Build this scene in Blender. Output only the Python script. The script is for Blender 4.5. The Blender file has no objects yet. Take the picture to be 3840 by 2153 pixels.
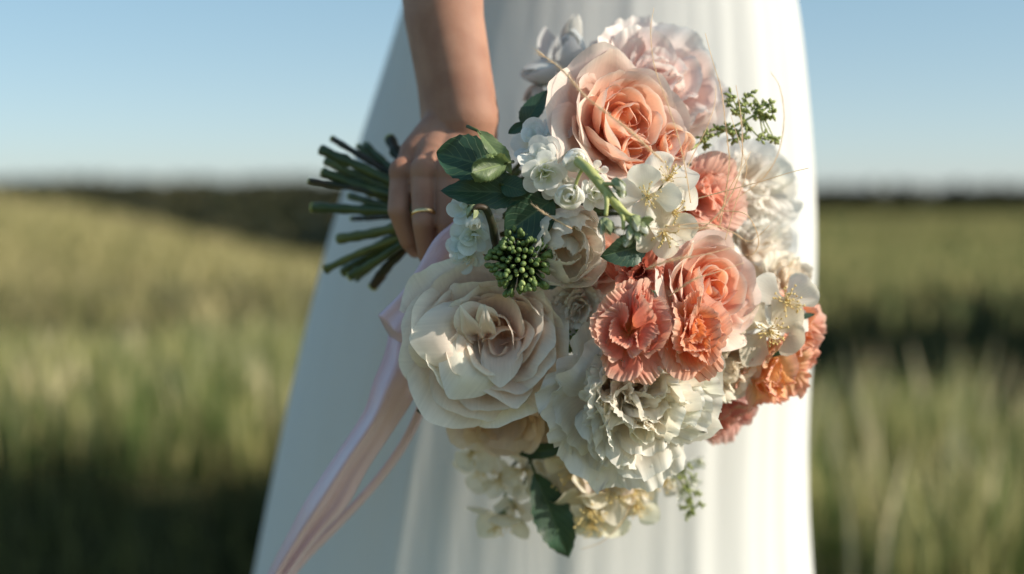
import bpy, math, random
import numpy as np
from mathutils import Vector, Quaternion, Matrix

R_ = math.radians
scene = bpy.context.scene
COL = scene.collection

# ------------------------------------------------------------------ camera
CAM_Y, CAM_Z, TILT, FOCAL = -0.95, 0.88, R_(4.03), 50.0
cam_data = bpy.data.cameras.new('camera')
cam = bpy.data.objects.new('camera', cam_data)
COL.objects.link(cam)
cam.location = (0, CAM_Y, CAM_Z)
cam.rotation_euler = (math.pi / 2 - TILT, 0, 0)
cam_data.lens = FOCAL
cam_data.sensor_width = 36
cam_data.clip_start = 0.02
cam_data.clip_end = 3000
cam_data.dof.use_dof = True
cam_data.dof.focus_distance = 0.945
cam_data.dof.aperture_fstop = 2.3
scene.camera = cam

# ------------------------------------------------------------------ sky, sun, exposure
SUN_EL, SUN_AZ = R_(26), R_(108)      # azimuth measured from +Y towards +X
world = bpy.data.worlds.new('World')
scene.world = world
world.use_nodes = True
wn = world.node_tree
wn.nodes.clear()
w_out = wn.nodes.new('ShaderNodeOutputWorld')
w_bg = wn.nodes.new('ShaderNodeBackground')
w_sky = wn.nodes.new('ShaderNodeTexSky')
w_sky.sky_type = 'NISHITA'
w_sky.sun_disc = False
w_sky.sun_elevation = SUN_EL
w_sky.sun_rotation = SUN_AZ
w_sky.altitude = 200
w_sky.air_density = 1.0
w_sky.dust_density = 1.0
w_sky.ozone_density = 2.5
w_tc = wn.nodes.new('ShaderNodeTexCoord')
w_sep = wn.nodes.new('ShaderNodeSeparateXYZ')
wn.links.new(w_tc.outputs['Generated'], w_sep.inputs[0])
def w_math(op, a, b=None):
    n = wn.nodes.new('ShaderNodeMath'); n.operation = op
    for k, v in enumerate((a, b)):
        if v is None: continue
        if isinstance(v, (int, float)): n.inputs[k].default_value = v
        else: wn.links.new(v, n.inputs[k])
    return n.outputs[0]
# hazy evening air: the blue of the higher sky begins low above the horizon and then stays even
w_z = w_math('MAXIMUM', w_sep.outputs[2], 0.0)
w_e = w_math('SUBTRACT', 1.0, w_math('EXPONENT', w_math('MULTIPLY', w_z, -1 / 0.10)))
w_zz = w_math('ADD', w_math('ADD', w_math('MULTIPLY', w_e, 0.27), w_math('MULTIPLY', w_z, 0.25)), 0.035)
w_cmb = wn.nodes.new('ShaderNodeCombineXYZ')
wn.links.new(w_sep.outputs[0], w_cmb.inputs[0]); wn.links.new(w_sep.outputs[1], w_cmb.inputs[1]); wn.links.new(w_zz, w_cmb.inputs[2])
w_nrm = wn.nodes.new('ShaderNodeVectorMath'); w_nrm.operation = 'NORMALIZE'
wn.links.new(w_cmb.outputs[0], w_nrm.inputs[0])
wn.links.new(w_nrm.outputs['Vector'], w_sky.inputs['Vector'])
w_bg.inputs['Strength'].default_value = 0.15
w_tint = wn.nodes.new('ShaderNodeMix'); w_tint.data_type = 'RGBA'; w_tint.blend_type = 'MULTIPLY'
w_tint.inputs[0].default_value = 1.0
w_tint.inputs[7].default_value = (0.555, 0.605, 0.515, 1)
wn.links.new(w_sky.outputs['Color'], w_tint.inputs[6])
w_hz = wn.nodes.new('ShaderNodeMix'); w_hz.data_type = 'RGBA'
wn.links.new(w_math('MULTIPLY', w_math('EXPONENT', w_math('MULTIPLY', w_z, -1 / 0.085)), 0.85), w_hz.inputs[0])
wn.links.new(w_tint.outputs[2], w_hz.inputs[6])
w_hz.inputs[7].default_value = (1.72, 1.82, 1.86, 1)      # pale grey evening haze along the horizon
wn.links.new(w_hz.outputs[2], w_bg.inputs['Color'])
wn.links.new(w_bg.outputs['Background'], w_out.inputs['Surface'])

sun_d = bpy.data.lights.new('sun', 'SUN')
sun_d.energy = 2.65
sun_d.angle = R_(0.53)
sun_d.color = (1.0, 0.89, 0.74)
sun = bpy.data.objects.new('sun', sun_d)
COL.objects.link(sun)
to_sun = Vector((math.sin(SUN_AZ) * math.cos(SUN_EL), math.cos(SUN_AZ) * math.cos(SUN_EL), math.sin(SUN_EL)))
sun.rotation_euler = to_sun.to_track_quat('Z', 'Y').to_euler()
sun.location = (5, -1, 3)

vs = scene.view_settings
vs.view_transform = 'Standard'
vs.look = 'None'
vs.exposure = 1.15
vs.gamma = 1.0
vs.use_curve_mapping = False
scene.render.engine = 'CYCLES'
scene.cycles.use_denoising = True
scene.cycles.max_bounces = 14
scene.cycles.diffuse_bounces = 12
scene.cycles.transmission_bounces = 12
scene.cycles.transparent_max_bounces = 8
scene.cycles.caustics_reflective = False
scene.cycles.caustics_refractive = False

# ------------------------------------------------------------------ helpers
FPX = 3840 * FOCAL / 36.0
CT, ST = math.cos(TILT), math.sin(TILT)


def P(px, py, Y=0.0):
    """world point seen at photo position (px, py) and standing at depth Y"""
    a = (px - 1920) / FPX
    b = (1076.5 - py) / FPX
    d = Vector((a, CT + b * ST, -ST + b * CT))
    k = (Y - CAM_Y) / d.y
    return Vector((0, CAM_Y, CAM_Z)) + d * k


def S(px, Y=0.0):
    return px * (Y - CAM_Y) / FPX


def link(o, parent=None):
    COL.objects.link(o)
    if parent is not None:
        o.parent = parent
    return o


def tag(o, label=None, cat=None, group=None, kind=None):
    if label: o['label'] = label
    if cat: o['category'] = cat
    if group: o['group'] = group
    if kind: o['kind'] = kind
    return o


def empty(name, loc, quat=None, label=None, cat=None, group=None, parent=None):
    o = bpy.data.objects.new(name, None)
    o.empty_display_size = 0.01
    o.location = loc
    if quat is not None:
        o.rotation_mode = 'QUATERNION'
        o.rotation_quaternion = quat
    link(o, parent)
    return tag(o, label, cat, group)


def mesh_obj(name, verts, faces, mat=None, parent=None, uvs=None, smooth=True):
    me = bpy.data.meshes.new(name)
    me.from_pydata([tuple(v) for v in verts], [], [tuple(int(i) for i in f) for f in faces])
    if uvs is not None:
        lay = me.uv_layers.new(name='UVMap')
        idx = np.empty(len(me.loops), dtype=np.int32)
        me.loops.foreach_get('vertex_index', idx)
        lay.data.foreach_set('uv', np.asarray(uvs, dtype=np.float32)[idx].ravel())
    if smooth:
        me.polygons.foreach_set('use_smooth', np.ones(len(me.polygons), dtype=bool))
    if mat is not None:
        me.materials.append(mat)
    me.update()
    return link(bpy.data.objects.new(name, me), parent)


def grid_faces(nu, nv, off=0, closed=False):
    f = []
    w = nu if closed else nu + 1
    for j in range(nv):
        for i in range(nu):
            a = j * w + i
            b = j * w + (i + 1) % w if closed else a + 1
            f.append((off + a, off + b, off + b + w, off + a + w))
    return f


def sstep(a, b, x):
    t = np.clip((np.asarray(x, float) - a) / (b - a), 0, 1)
    return t * t * (3 - 2 * t)


class MB:
    """collects shapes for one mesh"""
    def __init__(s): s.v, s.f, s.uv = [], [], []

    def add(s, v, f, uv=None):
        o = len(s.v)
        s.v += [tuple(p) for p in v]
        s.f += [tuple(i + o for i in q) for q in f]
        s.uv += list(uv) if uv is not None else [(0.5, 0.5)] * len(v)

    def tube(s, pts, rads, n=8, cap=True):
        pts = [Vector(p) for p in pts]
        if not hasattr(rads, '__len__'): rads = [rads] * len(pts)
        ref = Vector((0.13, 0.31, 0.94))
        v, uv = [], []
        m = len(pts)
        for k, p in enumerate(pts):
            t = (pts[min(k + 1, m - 1)] - pts[max(k - 1, 0)]).normalized()
            a = t.cross(ref)
            if a.length < 1e-4: a = t.cross(Vector((1, 0, 0)))
            a.normalize(); b = t.cross(a)
            for i in range(n):
                an = 2 * math.pi * i / n
                v.append(p + (a * math.cos(an) + b * math.sin(an)) * rads[k])
                uv.append((i / n, k / max(1, m - 1)))
        f = grid_faces(n, m - 1, 0, True)
        if cap:
            f.append(tuple(range(n))[::-1]); f.append(tuple(range((m - 1) * n, m * n)))
        s.add(v, f, uv)

    def ball(s, c, r, ax=None, n=8, m=6, stretch=1.0):
        c = Vector(c)
        q = Vector(ax).to_track_quat('Z', 'Y') if ax is not None else Quaternion()
        v, uv = [], []
        for j in range(m + 1):
            ph = math.pi * j / m
            for i in range(n):
                th = 2 * math.pi * i / n
                p = Vector((r * math.sin(ph) * math.cos(th), r * math.sin(ph) * math.sin(th), -r * stretch * math.cos(ph)))
                v.append(c + q @ p); uv.append((i / n, j / m))
        s.add(v, grid_faces(n, m, 0, True), uv)

    def build(s, name, mat, parent=None): return mesh_obj(name, s.v, s.f, mat, parent, s.uv)


def catmull(pts, n=8):
    pts = [Vector(p) for p in pts]
    q = [pts[0] * 2 - pts[1]] + pts + [pts[-1] * 2 - pts[-2]]
    out = []
    for i in range(1, len(q) - 2):
        p0, p1, p2, p3 = q[i - 1:i + 3]
        for k in range(n):
            t = k / n
            out.append(0.5 * ((2 * p1) + (p2 - p0) * t + (2 * p0 - 5 * p1 + 4 * p2 - p3) * t * t + (3 * p1 - p0 - 3 * p2 + p3) * t ** 3))
    out.append(pts[-1])
    return out


# ------------------------------------------------------------------ materials
def new_mat(name):
    m = bpy.data.materials.new(name)
    m.use_nodes = True
    m.node_tree.nodes.clear()
    return m, m.node_tree.nodes, m.node_tree.links


def nd(N, kind, **kw):
    n = N.new(kind)
    for k, v in kw.items():
        if k in n.inputs.keys(): n.inputs[k].default_value = v
        else: setattr(n, k, v)
    return n


def mixc(N, L, a, b, fac, mode='MIX'):
    n = N.new('ShaderNodeMix'); n.data_type = 'RGBA'; n.blend_type = mode
    for sock, val in ((n.inputs[0], fac), (n.inputs[6], a), (n.inputs[7], b)):
        if hasattr(val, 'is_output') or isinstance(val, bpy.types.NodeSocket): L.new(val, sock)
        elif isinstance(val, (int, float)): sock.default_value = val
        else: sock.default_value = (*val[:3], 1)
    return n.outputs[2]


def ramp(N, L, src, lo, hi, a=0.0, b=1.0):
    n = N.new('ShaderNodeMapRange'); n.interpolation_type = 'SMOOTHSTEP'
    L.new(src, n.inputs[0])
    n.inputs[1].default_value, n.inputs[2].default_value = lo, hi
    n.inputs[3].default_value, n.inputs[4].default_value = a, b
    return n.outputs[0]


def finish(N, L, col, rough, spec, trans, trans_col=None, bump=None, bump_s=0.2, bump_d=0.001, sheen=0.0):
    out = N.new('ShaderNodeOutputMaterial')
    pr = N.new('ShaderNodeBsdfPrincipled')
    if isinstance(col, bpy.types.NodeSocket): L.new(col, pr.inputs['Base Color'])
    else: pr.inputs['Base Color'].default_value = (*col, 1)
    pr.inputs['Roughness'].default_value = rough
    pr.inputs['Specular IOR Level'].default_value = spec
    pr.inputs['Sheen Weight'].default_value = sheen
    bn = None
    if bump is not None:
        bn = N.new('ShaderNodeBump')
        bn.inputs['Strength'].default_value = bump_s
        bn.inputs['Distance'].default_value = bump_d
        L.new(bump, bn.inputs['Height'])
        L.new(bn.outputs[0], pr.inputs['Normal'])
    if trans > 0:
        tr = N.new('ShaderNodeBsdfTranslucent')
        tc = trans_col if trans_col is not None else col
        if isinstance(tc, bpy.types.NodeSocket): L.new(tc, tr.inputs[0])
        else: tr.inputs[0].default_value = (*tc, 1)
        if bn is not None: L.new(bn.outputs[0], tr.inputs['Normal'])
        mx = N.new('ShaderNodeMixShader'); mx.inputs[0].default_value = trans
        L.new(pr.outputs[0], mx.inputs[1]); L.new(tr.outputs[0], mx.inputs[2])
        L.new(mx.outputs[0], out.inputs[0])
    else:
        L.new(pr.outputs[0], out.inputs[0])
    return pr


def petal_material(name, trans=0.32, blotch=0.0, blotch_col=(0.6, 0.1, 0.15), vein=0.1, rough=0.68):
    m, N, L = new_mat(name)
    uv = N.new('ShaderNodeUVMap')
    sep = N.new('ShaderNodeSeparateXYZ'); L.new(uv.outputs[0], sep.inputs[0])
    info = N.new('ShaderNodeObjectInfo')
    ab = nd(N, 'ShaderNodeAttribute', attribute_type='OBJECT', attribute_name='tint_base')
    ae = nd(N, 'ShaderNodeAttribute', attribute_type='OBJECT', attribute_name='tint_edge')
    c = mixc(N, L, ab.outputs['Color'], info.outputs['Color'], ramp(N, L, sep.outputs[1], 0.1, 0.62))
    c = mixc(N, L, c, ae.outputs['Color'], ramp(N, L, sep.outputs[1], 0.8, 1.0))
    mp = N.new('ShaderNodeMapping'); mp.inputs['Scale'].default_value = (34, 1.6, 1)
    L.new(uv.outputs[0], mp.inputs[0])
    off = N.new('ShaderNodeVectorMath'); off.operation = 'ADD'
    L.new(mp.outputs[0], off.inputs[0]); L.new(info.outputs['Location'], off.inputs[1])
    vn = nd(N, 'ShaderNodeTexNoise', Scale=1.0, Detail=3.0, Roughness=0.6); L.new(off.outputs[0], vn.inputs['Vector'])
    mp2 = N.new('ShaderNodeMapping'); mp2.inputs['Scale'].default_value = (3, 3, 3)
    L.new(uv.outputs[0], mp2.inputs[0])
    off2 = N.new('ShaderNodeVectorMath'); off2.operation = 'ADD'
    rnd = N.new('ShaderNodeVectorMath'); rnd.operation = 'SCALE'; rnd.inputs['Scale'].default_value = 37.0
    cmb = N.new('ShaderNodeCombineXYZ'); L.new(info.outputs['Random'], cmb.inputs[2]); L.new(cmb.outputs[0], rnd.inputs[0])
    L.new(mp2.outputs[0], off2.inputs[0]); L.new(rnd.outputs[0], off2.inputs[1])
    bn = nd(N, 'ShaderNodeTexNoise', Scale=1.0, Detail=4.0, Roughness=0.6); L.new(off2.outputs[0], bn.inputs['Vector'])
    v1 = ramp(N, L, vn.outputs[0], 0.3, 0.7, 1 - vein, 1 + vein * 0.4)
    c = mixc(N, L, c, v1, 1.0, 'MULTIPLY')
    v2 = ramp(N, L, bn.outputs[0], 0.25, 0.75, 0.955, 1.02)
    c = mixc(N, L, c, v2, 1.0, 'MULTIPLY')
    if blotch > 0:
        b1 = ramp(N, L, bn.outputs[0], 0.66 - 0.1 * blotch, 0.8, 0, 0.75)
        e1 = ramp(N, L, sep.outputs[1], 0.72, 1.0, 0.0, 1.0)
        mm = N.new('ShaderNodeMath'); mm.operation = 'MULTIPLY'; L.new(b1, mm.inputs[0]); L.new(e1, mm.inputs[1])
        c = mixc(N, L, c, blotch_col, mm.outputs[0])
    tcol = mixc(N, L, c, c, 1.0, 'MULTIPLY')
    tcol = mixc(N, L, c, tcol, 0.4)
    finish(N, L, c, rough, 0.18, trans, tcol, vn.outputs[0], 0.22, 0.0005, 0.08)
    return m


def leaf_material(name, col, back, rough=0.42, trans=0.15, spec=0.4):
    m, N, L = new_mat(name)
    uv = N.new('ShaderNodeUVMap')
    sep = N.new('ShaderNodeSeparateXYZ'); L.new(uv.outputs[0], sep.inputs[0])
    geo = N.new('ShaderNodeNewGeometry')
    # side veins: bands running from the midrib to the rim
    ab = N.new('ShaderNodeMath'); ab.operation = 'SUBTRACT'; ab.inputs[1].default_value = 0.5; L.new(sep.outputs[0], ab.inputs[0])
    aa = N.new('ShaderNodeMath'); aa.operation = 'ABSOLUTE'; L.new(ab.outputs[0], aa.inputs[0])
    k = N.new('ShaderNodeMath'); k.operation = 'MULTIPLY_ADD'; k.inputs[1].default_value = -0.7
    L.new(aa.outputs[0], k.inputs[0]); L.new(sep.outputs[1], k.inputs[2])
    sn = N.new('ShaderNodeMath'); sn.operation = 'MULTIPLY'; sn.inputs[1].default_value = 52.0; L.new(k.outputs[0], sn.inputs[0])
    s2 = N.new('ShaderNodeMath'); s2.operation = 'SINE'; L.new(sn.outputs[0], s2.inputs[0])
    vein = ramp(N, L, s2.outputs[0], 0.9, 1.0)
    rib = ramp(N, L, aa.outputs[0], 0.012, 0.03, 1, 0)
    vm = N.new('ShaderNodeMath'); vm.operation = 'MAXIMUM'; L.new(vein, vm.inputs[0]); L.new(rib, vm.inputs[1])
    nz = nd(N, 'ShaderNodeTexNoise', Scale=55.0, Detail=5.0); tc = N.new('ShaderNodeTexCoord'); L.new(tc.outputs['Object'], nz.inputs['Vector'])
    c = mixc(N, L, col, back, geo.outputs['Backfacing'])
    c = mixc(N, L, c, ramp(N, L, nz.outputs[0], 0.3, 0.7, 0.65, 1.25), 1.0, 'MULTIPLY')
    vf = N.new('ShaderNodeMath'); vf.operation = 'MULTIPLY'; vf.inputs[1].default_value = 0.35; L.new(vm.outputs[0], vf.inputs[0])
    c = mixc(N, L, c, [min(1, x * 1.9 + 0.01) for x in back], vf.outputs[0])
    hh = N.new('ShaderNodeMath'); hh.operation = 'SUBTRACT'; L.new(nz.outputs[0], hh.inputs[0]); L.new(vm.outputs[0], hh.inputs[1])
    finish(N, L, c, rough, spec, trans, [x * 1.5 for x in back], hh.outputs[0], 0.3, 0.0008)
    return m


def plain_material(name, col, col2=None, scale=60, rough=0.5, spec=0.3, trans=0.0, bump=0.2, dist=0.001, stretch=(1, 1, 1), metal=0.0, sheen=0.0, coord='Object'):
    m, N, L = new_mat(name)
    tc = N.new('ShaderNodeTexCoord')
    mp = N.new('ShaderNodeMapping'); mp.inputs['Scale'].default_value = stretch
    L.new(tc.outputs[coord], mp.inputs[0])
    nz = nd(N, 'ShaderNodeTexNoise', Scale=scale, Detail=5.0, Roughness=0.6)
    L.new(mp.outputs[0], nz.inputs['Vector'])
    c = mixc(N, L, col, col2 or [x * 0.8 for x in col], ramp(N, L, nz.outputs[0], 0.3, 0.7))
    pr = finish(N, L, c, rough, spec, trans, None, nz.outputs[0], bump, dist, sheen)
    pr.inputs['Metallic'].default_value = metal
    return m


M = {}
M['petal'] = petal_material('petal_soft', trans=0.46, vein=0.05, blotch=0.25, blotch_col=(0.62, 0.42, 0.24))
M['petal_blush'] = petal_material('petal_blush_rose', trans=0.46, vein=0.04, blotch=0.55, blotch_col=(0.62, 0.16, 0.2))
M['petal_white'] = petal_material('petal_white', trans=0.48, vein=0.045, blotch=0.1, blotch_col=(0.7, 0.52, 0.32))
M['petal_coral'] = petal_material('petal_coral', trans=0.46, vein=0.06)
M['leaf'] = leaf_material('leaf_dark', (0.022, 0.060, 0.036), (0.07, 0.105, 0.045))
M['leaf_pale'] = leaf_material('leaf_pale', (0.12, 0.17, 0.08), (0.20, 0.26, 0.09), trans=0.25)
M['stem'] = plain_material('stem_green', (0.075, 0.10, 0.03), (0.03, 0.05, 0.018), 40, 0.45, 0.35, 0, 0.3, 0.001, (0.3, 1, 1))
M['stem_olive'] = plain_material('stem_olive', (0.13, 0.14, 0.04), (0.07, 0.09, 0.03), 50, 0.5, 0.3, 0, 0.3, 0.001)
M['stem_dark'] = plain_material('stem_brown', (0.05, 0.032, 0.02), (0.022, 0.03, 0.016), 90, 0.5, 0.3, 0, 0.3, 0.001)
M['stem_pale'] = plain_material('stem_pale_green', (0.48, 0.48, 0.20), (0.38, 0.42, 0.15), 140, 0.5, 0.3, 0.12, 0.2)
M['sepal'] = plain_material('sepal_green', (0.36, 0.39, 0.21), (0.20, 0.25, 0.13), 160, 0.5, 0.3, 0.15, 0.2)
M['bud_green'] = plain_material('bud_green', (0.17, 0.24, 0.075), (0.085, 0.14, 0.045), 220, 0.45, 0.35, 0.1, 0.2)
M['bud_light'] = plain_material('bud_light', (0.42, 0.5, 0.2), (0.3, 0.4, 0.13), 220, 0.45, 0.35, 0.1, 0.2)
M['sprig'] = plain_material('sprig_green', (0.42, 0.46, 0.17), (0.26, 0.32, 0.10), 150, 0.5, 0.3, 0.2, 0.2)
M['stamen'] = plain_material('stamen_yellow', (0.80, 0.66, 0.33), (0.74, 0.56, 0.22), 300, 0.6, 0.2, 0.2, 0.2)
M['straw'] = plain_material('straw', (0.90, 0.76, 0.56), (0.82, 0.64, 0.44), 200, 0.5, 0.3, 0.5, 0.1)
M['gold'] = plain_material('gold', (0.83, 0.58, 0.30), (0.8, 0.55, 0.27), 100, 0.25, 0.5, 0, 0.05, 0.0002, metal=1.0)

# skin
def skin_material():
    m, N, L = new_mat('skin')
    tc = N.new('ShaderNodeTexCoord')
    n1 = nd(N, 'ShaderNodeTexNoise', Scale=35.0, Detail=4.0); L.new(tc.outputs['Object'], n1.inputs['Vector'])
    n2 = nd(N, 'ShaderNodeTexVoronoi', Scale=900.0); L.new(tc.outputs['Object'], n2.inputs['Vector'])
    c = mixc(N, L, (0.36, 0.195, 0.135), (0.28, 0.14, 0.095), ramp(N, L, n1.outputs[0], 0.35, 0.7))
    pr = finish(N, L, c, 0.62, 0.25, 0, None, n2.outputs[0], 0.2, 0.0005)
    pr.inputs['Subsurface Weight'].default_value = 0.25
    pr.inputs['Subsurface Radius'].default_value = (1.0, 0.35, 0.2)
    pr.inputs['Subsurface Scale'].default_value = 0.006
    return m
M['skin'] = skin_material()


def dress_material():
    m, N, L = new_mat('dress_chiffon')
    tc = N.new('ShaderNodeTexCoord')
    mp = N.new('ShaderNodeMapping'); mp.inputs['Scale'].default_value = (1, 1, 0.05); L.new(tc.outputs['Object'], mp.inputs[0])
    n1 = nd(N, 'ShaderNodeTexNoise', Scale=60.0, Detail=3.0); L.new(mp.outputs[0], n1.inputs['Vector'])
    wv = nd(N, 'ShaderNodeTexNoise', Scale=1400.0, Detail=2.0); L.new(tc.outputs['Object'], wv.inputs['Vector'])
    ad = N.new('ShaderNodeMath'); ad.operation = 'MULTIPLY_ADD'; ad.inputs[1].default_value = 0.2
    L.new(wv.outputs[0], ad.inputs[0]); L.new(n1.outputs[0], ad.inputs[2])
    c = mixc(N, L, (0.69, 0.695, 0.685), (0.65, 0.655, 0.645), n1.outputs[0])
    finish(N, L, c, 0.7, 0.2, 0.16, (0.75, 0.7, 0.62), ad.outputs[0], 0.25, 0.003, 0.15)
    return m
M['dress'] = dress_material()


def ribbon_material():
    m, N, L = new_mat('ribbon_silk')
    uv = N.new('ShaderNodeUVMap')
    mp = N.new('ShaderNodeMapping'); mp.inputs['Scale'].default_value = (9, 1.5, 1); L.new(uv.outputs[0], mp.inputs[0])
    n1 = nd(N, 'ShaderNodeTexNoise', Scale=2.0, Detail=3.0); L.new(mp.outputs[0], n1.inputs['Vector'])
    c = mixc(N, L, (0.78, 0.58, 0.65), (0.70, 0.49, 0.57), n1.outputs[0])
    finish(N, L, c, 0.26, 0.6, 0.16, (0.78, 0.58, 0.66), n1.outputs[0], 0.3, 0.002, 0.3)
    return m
M['ribbon'] = ribbon_material()


def ground_material():
    m, N, L = new_mat('meadow_ground')
    tc = N.new('ShaderNodeTexCoord')
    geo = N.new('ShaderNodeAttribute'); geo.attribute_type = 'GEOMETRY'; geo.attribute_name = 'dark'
    n1 = nd(N, 'ShaderNodeTexNoise', Scale=0.35, Detail=6.0, Roughness=0.65); L.new(tc.outputs['Object'], n1.inputs['Vector'])
    n2 = nd(N, 'ShaderNodeTexNoise', Scale=4.0, Detail=6.0, Roughness=0.7); L.new(tc.outputs['Object'], n2.inputs['Vector'])
    c = mixc(N, L, (0.28, 0.24, 0.10), (0.16, 0.17, 0.06), ramp(N, L, n1.outputs[0], 0.35, 0.65))
    c = mixc(N, L, c, ramp(N, L, n2.outputs[0], 0.3, 0.7, 0.6, 1.3), 1.0, 'MULTIPLY')
    c = mixc(N, L, c, (0.008, 0.013, 0.008), geo.outputs['Fac'])  # near-black mix paints shade bands into the ground colour, and the wood floor
    finish(N, L, c, 1.0, 0.02, 0, None, n2.outputs[0], 1.0, 0.08)
    return m
M['ground'] = ground_material()


def grass_material(name, a, b, trans=0.35, spec=0.2):
    m, N, L = new_mat(name)
    tc = N.new('ShaderNodeTexCoord')
    uv = N.new('ShaderNodeUVMap'); sep = N.new('ShaderNodeSeparateXYZ'); L.new(uv.outputs[0], sep.inputs[0])
    n1 = nd(N, 'ShaderNodeTexNoise', Scale=0.55, Detail=5.0, Roughness=0.7); L.new(tc.outputs['Object'], n1.inputs['Vector'])
    ad = N.new('ShaderNodeMath'); ad.operation = 'MULTIPLY_ADD'; ad.inputs[1].default_value = 0.7; ad.inputs[2].default_value = -0.35
    L.new(sep.outputs[0], ad.inputs[0])
    a2 = N.new('ShaderNodeMath'); a2.operation = 'ADD'; L.new(ad.outputs[0], a2.inputs[0]); L.new(n1.outputs[0], a2.inputs[1])
    c = mixc(N, L, a, b, ramp(N, L, a2.outputs[0], 0.32, 0.68))
    finish(N, L, c, 0.65, spec, trans, c)
    return m
M['grass'] = grass_material('grass_meadow', (0.21, 0.20, 0.075), (0.50, 0.42, 0.21))
M['grass_tall'] = grass_material('grass_tall', (0.11, 0.17, 0.045), (0.48, 0.43, 0.19))
M['grass_painted_shade'] = grass_material('grass_painted_shade', (0.006, 0.012, 0.006), (0.013, 0.020, 0.009), 0.05, 0.03)  # blades with the shade of the ground bands put into their colour
M['wood'] = grass_material('wood_foliage', (0.020, 0.026, 0.010), (0.055, 0.05, 0.022), 0.1)

# ------------------------------------------------------------------ terrain
def interp(x, xs, ys): return np.interp(x, xs, ys)


def terrain(x, y):
    x = np.asarray(x, float); y = np.asarray(y, float)
    D = y - CAM_Y
    base = interp(D, [0, 10, 30, 60, 110, 220, 300, 600, 2500], [0, 0, -0.35, -0.9, -1.75, -3.5, -4.5, -9, -30])
    th = x / np.maximum(D, 1.0)
    # meadow hill on the left, crest about 25 m away, falling to the right
    f = interp(x / np.maximum(D, 12) * 25, [-40, -14, -9, -7.95, -6.9, -5.86, -4.8, -3.27, -1, 2, 6], [1.5, 1.05, 0.84, 0.75, 0.53, 0.26, 0.0, -0.32, -0.5, -0.2, 0])
    hill = f * np.exp(-((D - 25) / 9.0) ** 2) * sstep(9, 16, D)
    left = sstep(0.02, -0.1, -0) * 0 + sstep(-0.02, -0.16, th)
    valley = left * interp(D, [0, 28, 50, 90, 130, 190, 260, 600, 2500], [0, 0, -3.0, -5.2, -4.2, 0.9, 0.6, 0.0, 0])
    bumps = 0.03 * np.sin(x * 1.9 + 0.7 * y) * np.cos(y * 1.3 - 0.4 * x) * sstep(1.8, 4, D)
    return base + hill + valley + bumps


def shade_and_floor_mask(x, y):  # where shade is painted onto the meadow; the last term is the wood floor
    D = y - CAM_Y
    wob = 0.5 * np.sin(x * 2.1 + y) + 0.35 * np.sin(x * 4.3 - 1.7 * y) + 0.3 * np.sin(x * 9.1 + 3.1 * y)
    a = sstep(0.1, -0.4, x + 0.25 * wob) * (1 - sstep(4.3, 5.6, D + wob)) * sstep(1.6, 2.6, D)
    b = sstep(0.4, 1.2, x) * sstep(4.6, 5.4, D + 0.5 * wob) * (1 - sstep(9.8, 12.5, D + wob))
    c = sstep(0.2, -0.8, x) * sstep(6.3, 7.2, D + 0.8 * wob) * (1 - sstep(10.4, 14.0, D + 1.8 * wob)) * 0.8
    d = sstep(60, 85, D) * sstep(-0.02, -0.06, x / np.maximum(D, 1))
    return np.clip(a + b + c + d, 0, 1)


def build_ground():
    rad = np.concatenate([np.linspace(0.0, 14, 60)[1:], np.geomspace(14.5, 2500, 90)])
    ang = np.linspace(0, 2 * math.pi, 241)[:-1]
    Rr, A = np.meshgrid(rad, ang, indexing='ij')
    X = Rr * np.sin(A); Y = Rr * np.cos(A) + CAM_Y
    Dy = np.abs(Y - CAM_Y) + CAM_Y
    Z = terrain(X, Dy)
    v = np.stack([X, Y, Z], -1).reshape(-1, 3)
    n = len(ang)
    f = grid_faces(n, len(rad) - 1, 0, True)
    v = np.vstack([v, [[0, CAM_Y, 0]]])
    c = len(v) - 1
    f += [(c, (i + 1) % n, i) for i in range(n)]
    o = mesh_obj('ground', v, f, M['ground'])
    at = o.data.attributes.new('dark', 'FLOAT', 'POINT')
    at.data.foreach_set('value', shade_and_floor_mask(v[:, 0], v[:, 1]).astype(np.float32))
    tag(o, kind='structure')


build_ground()


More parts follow.
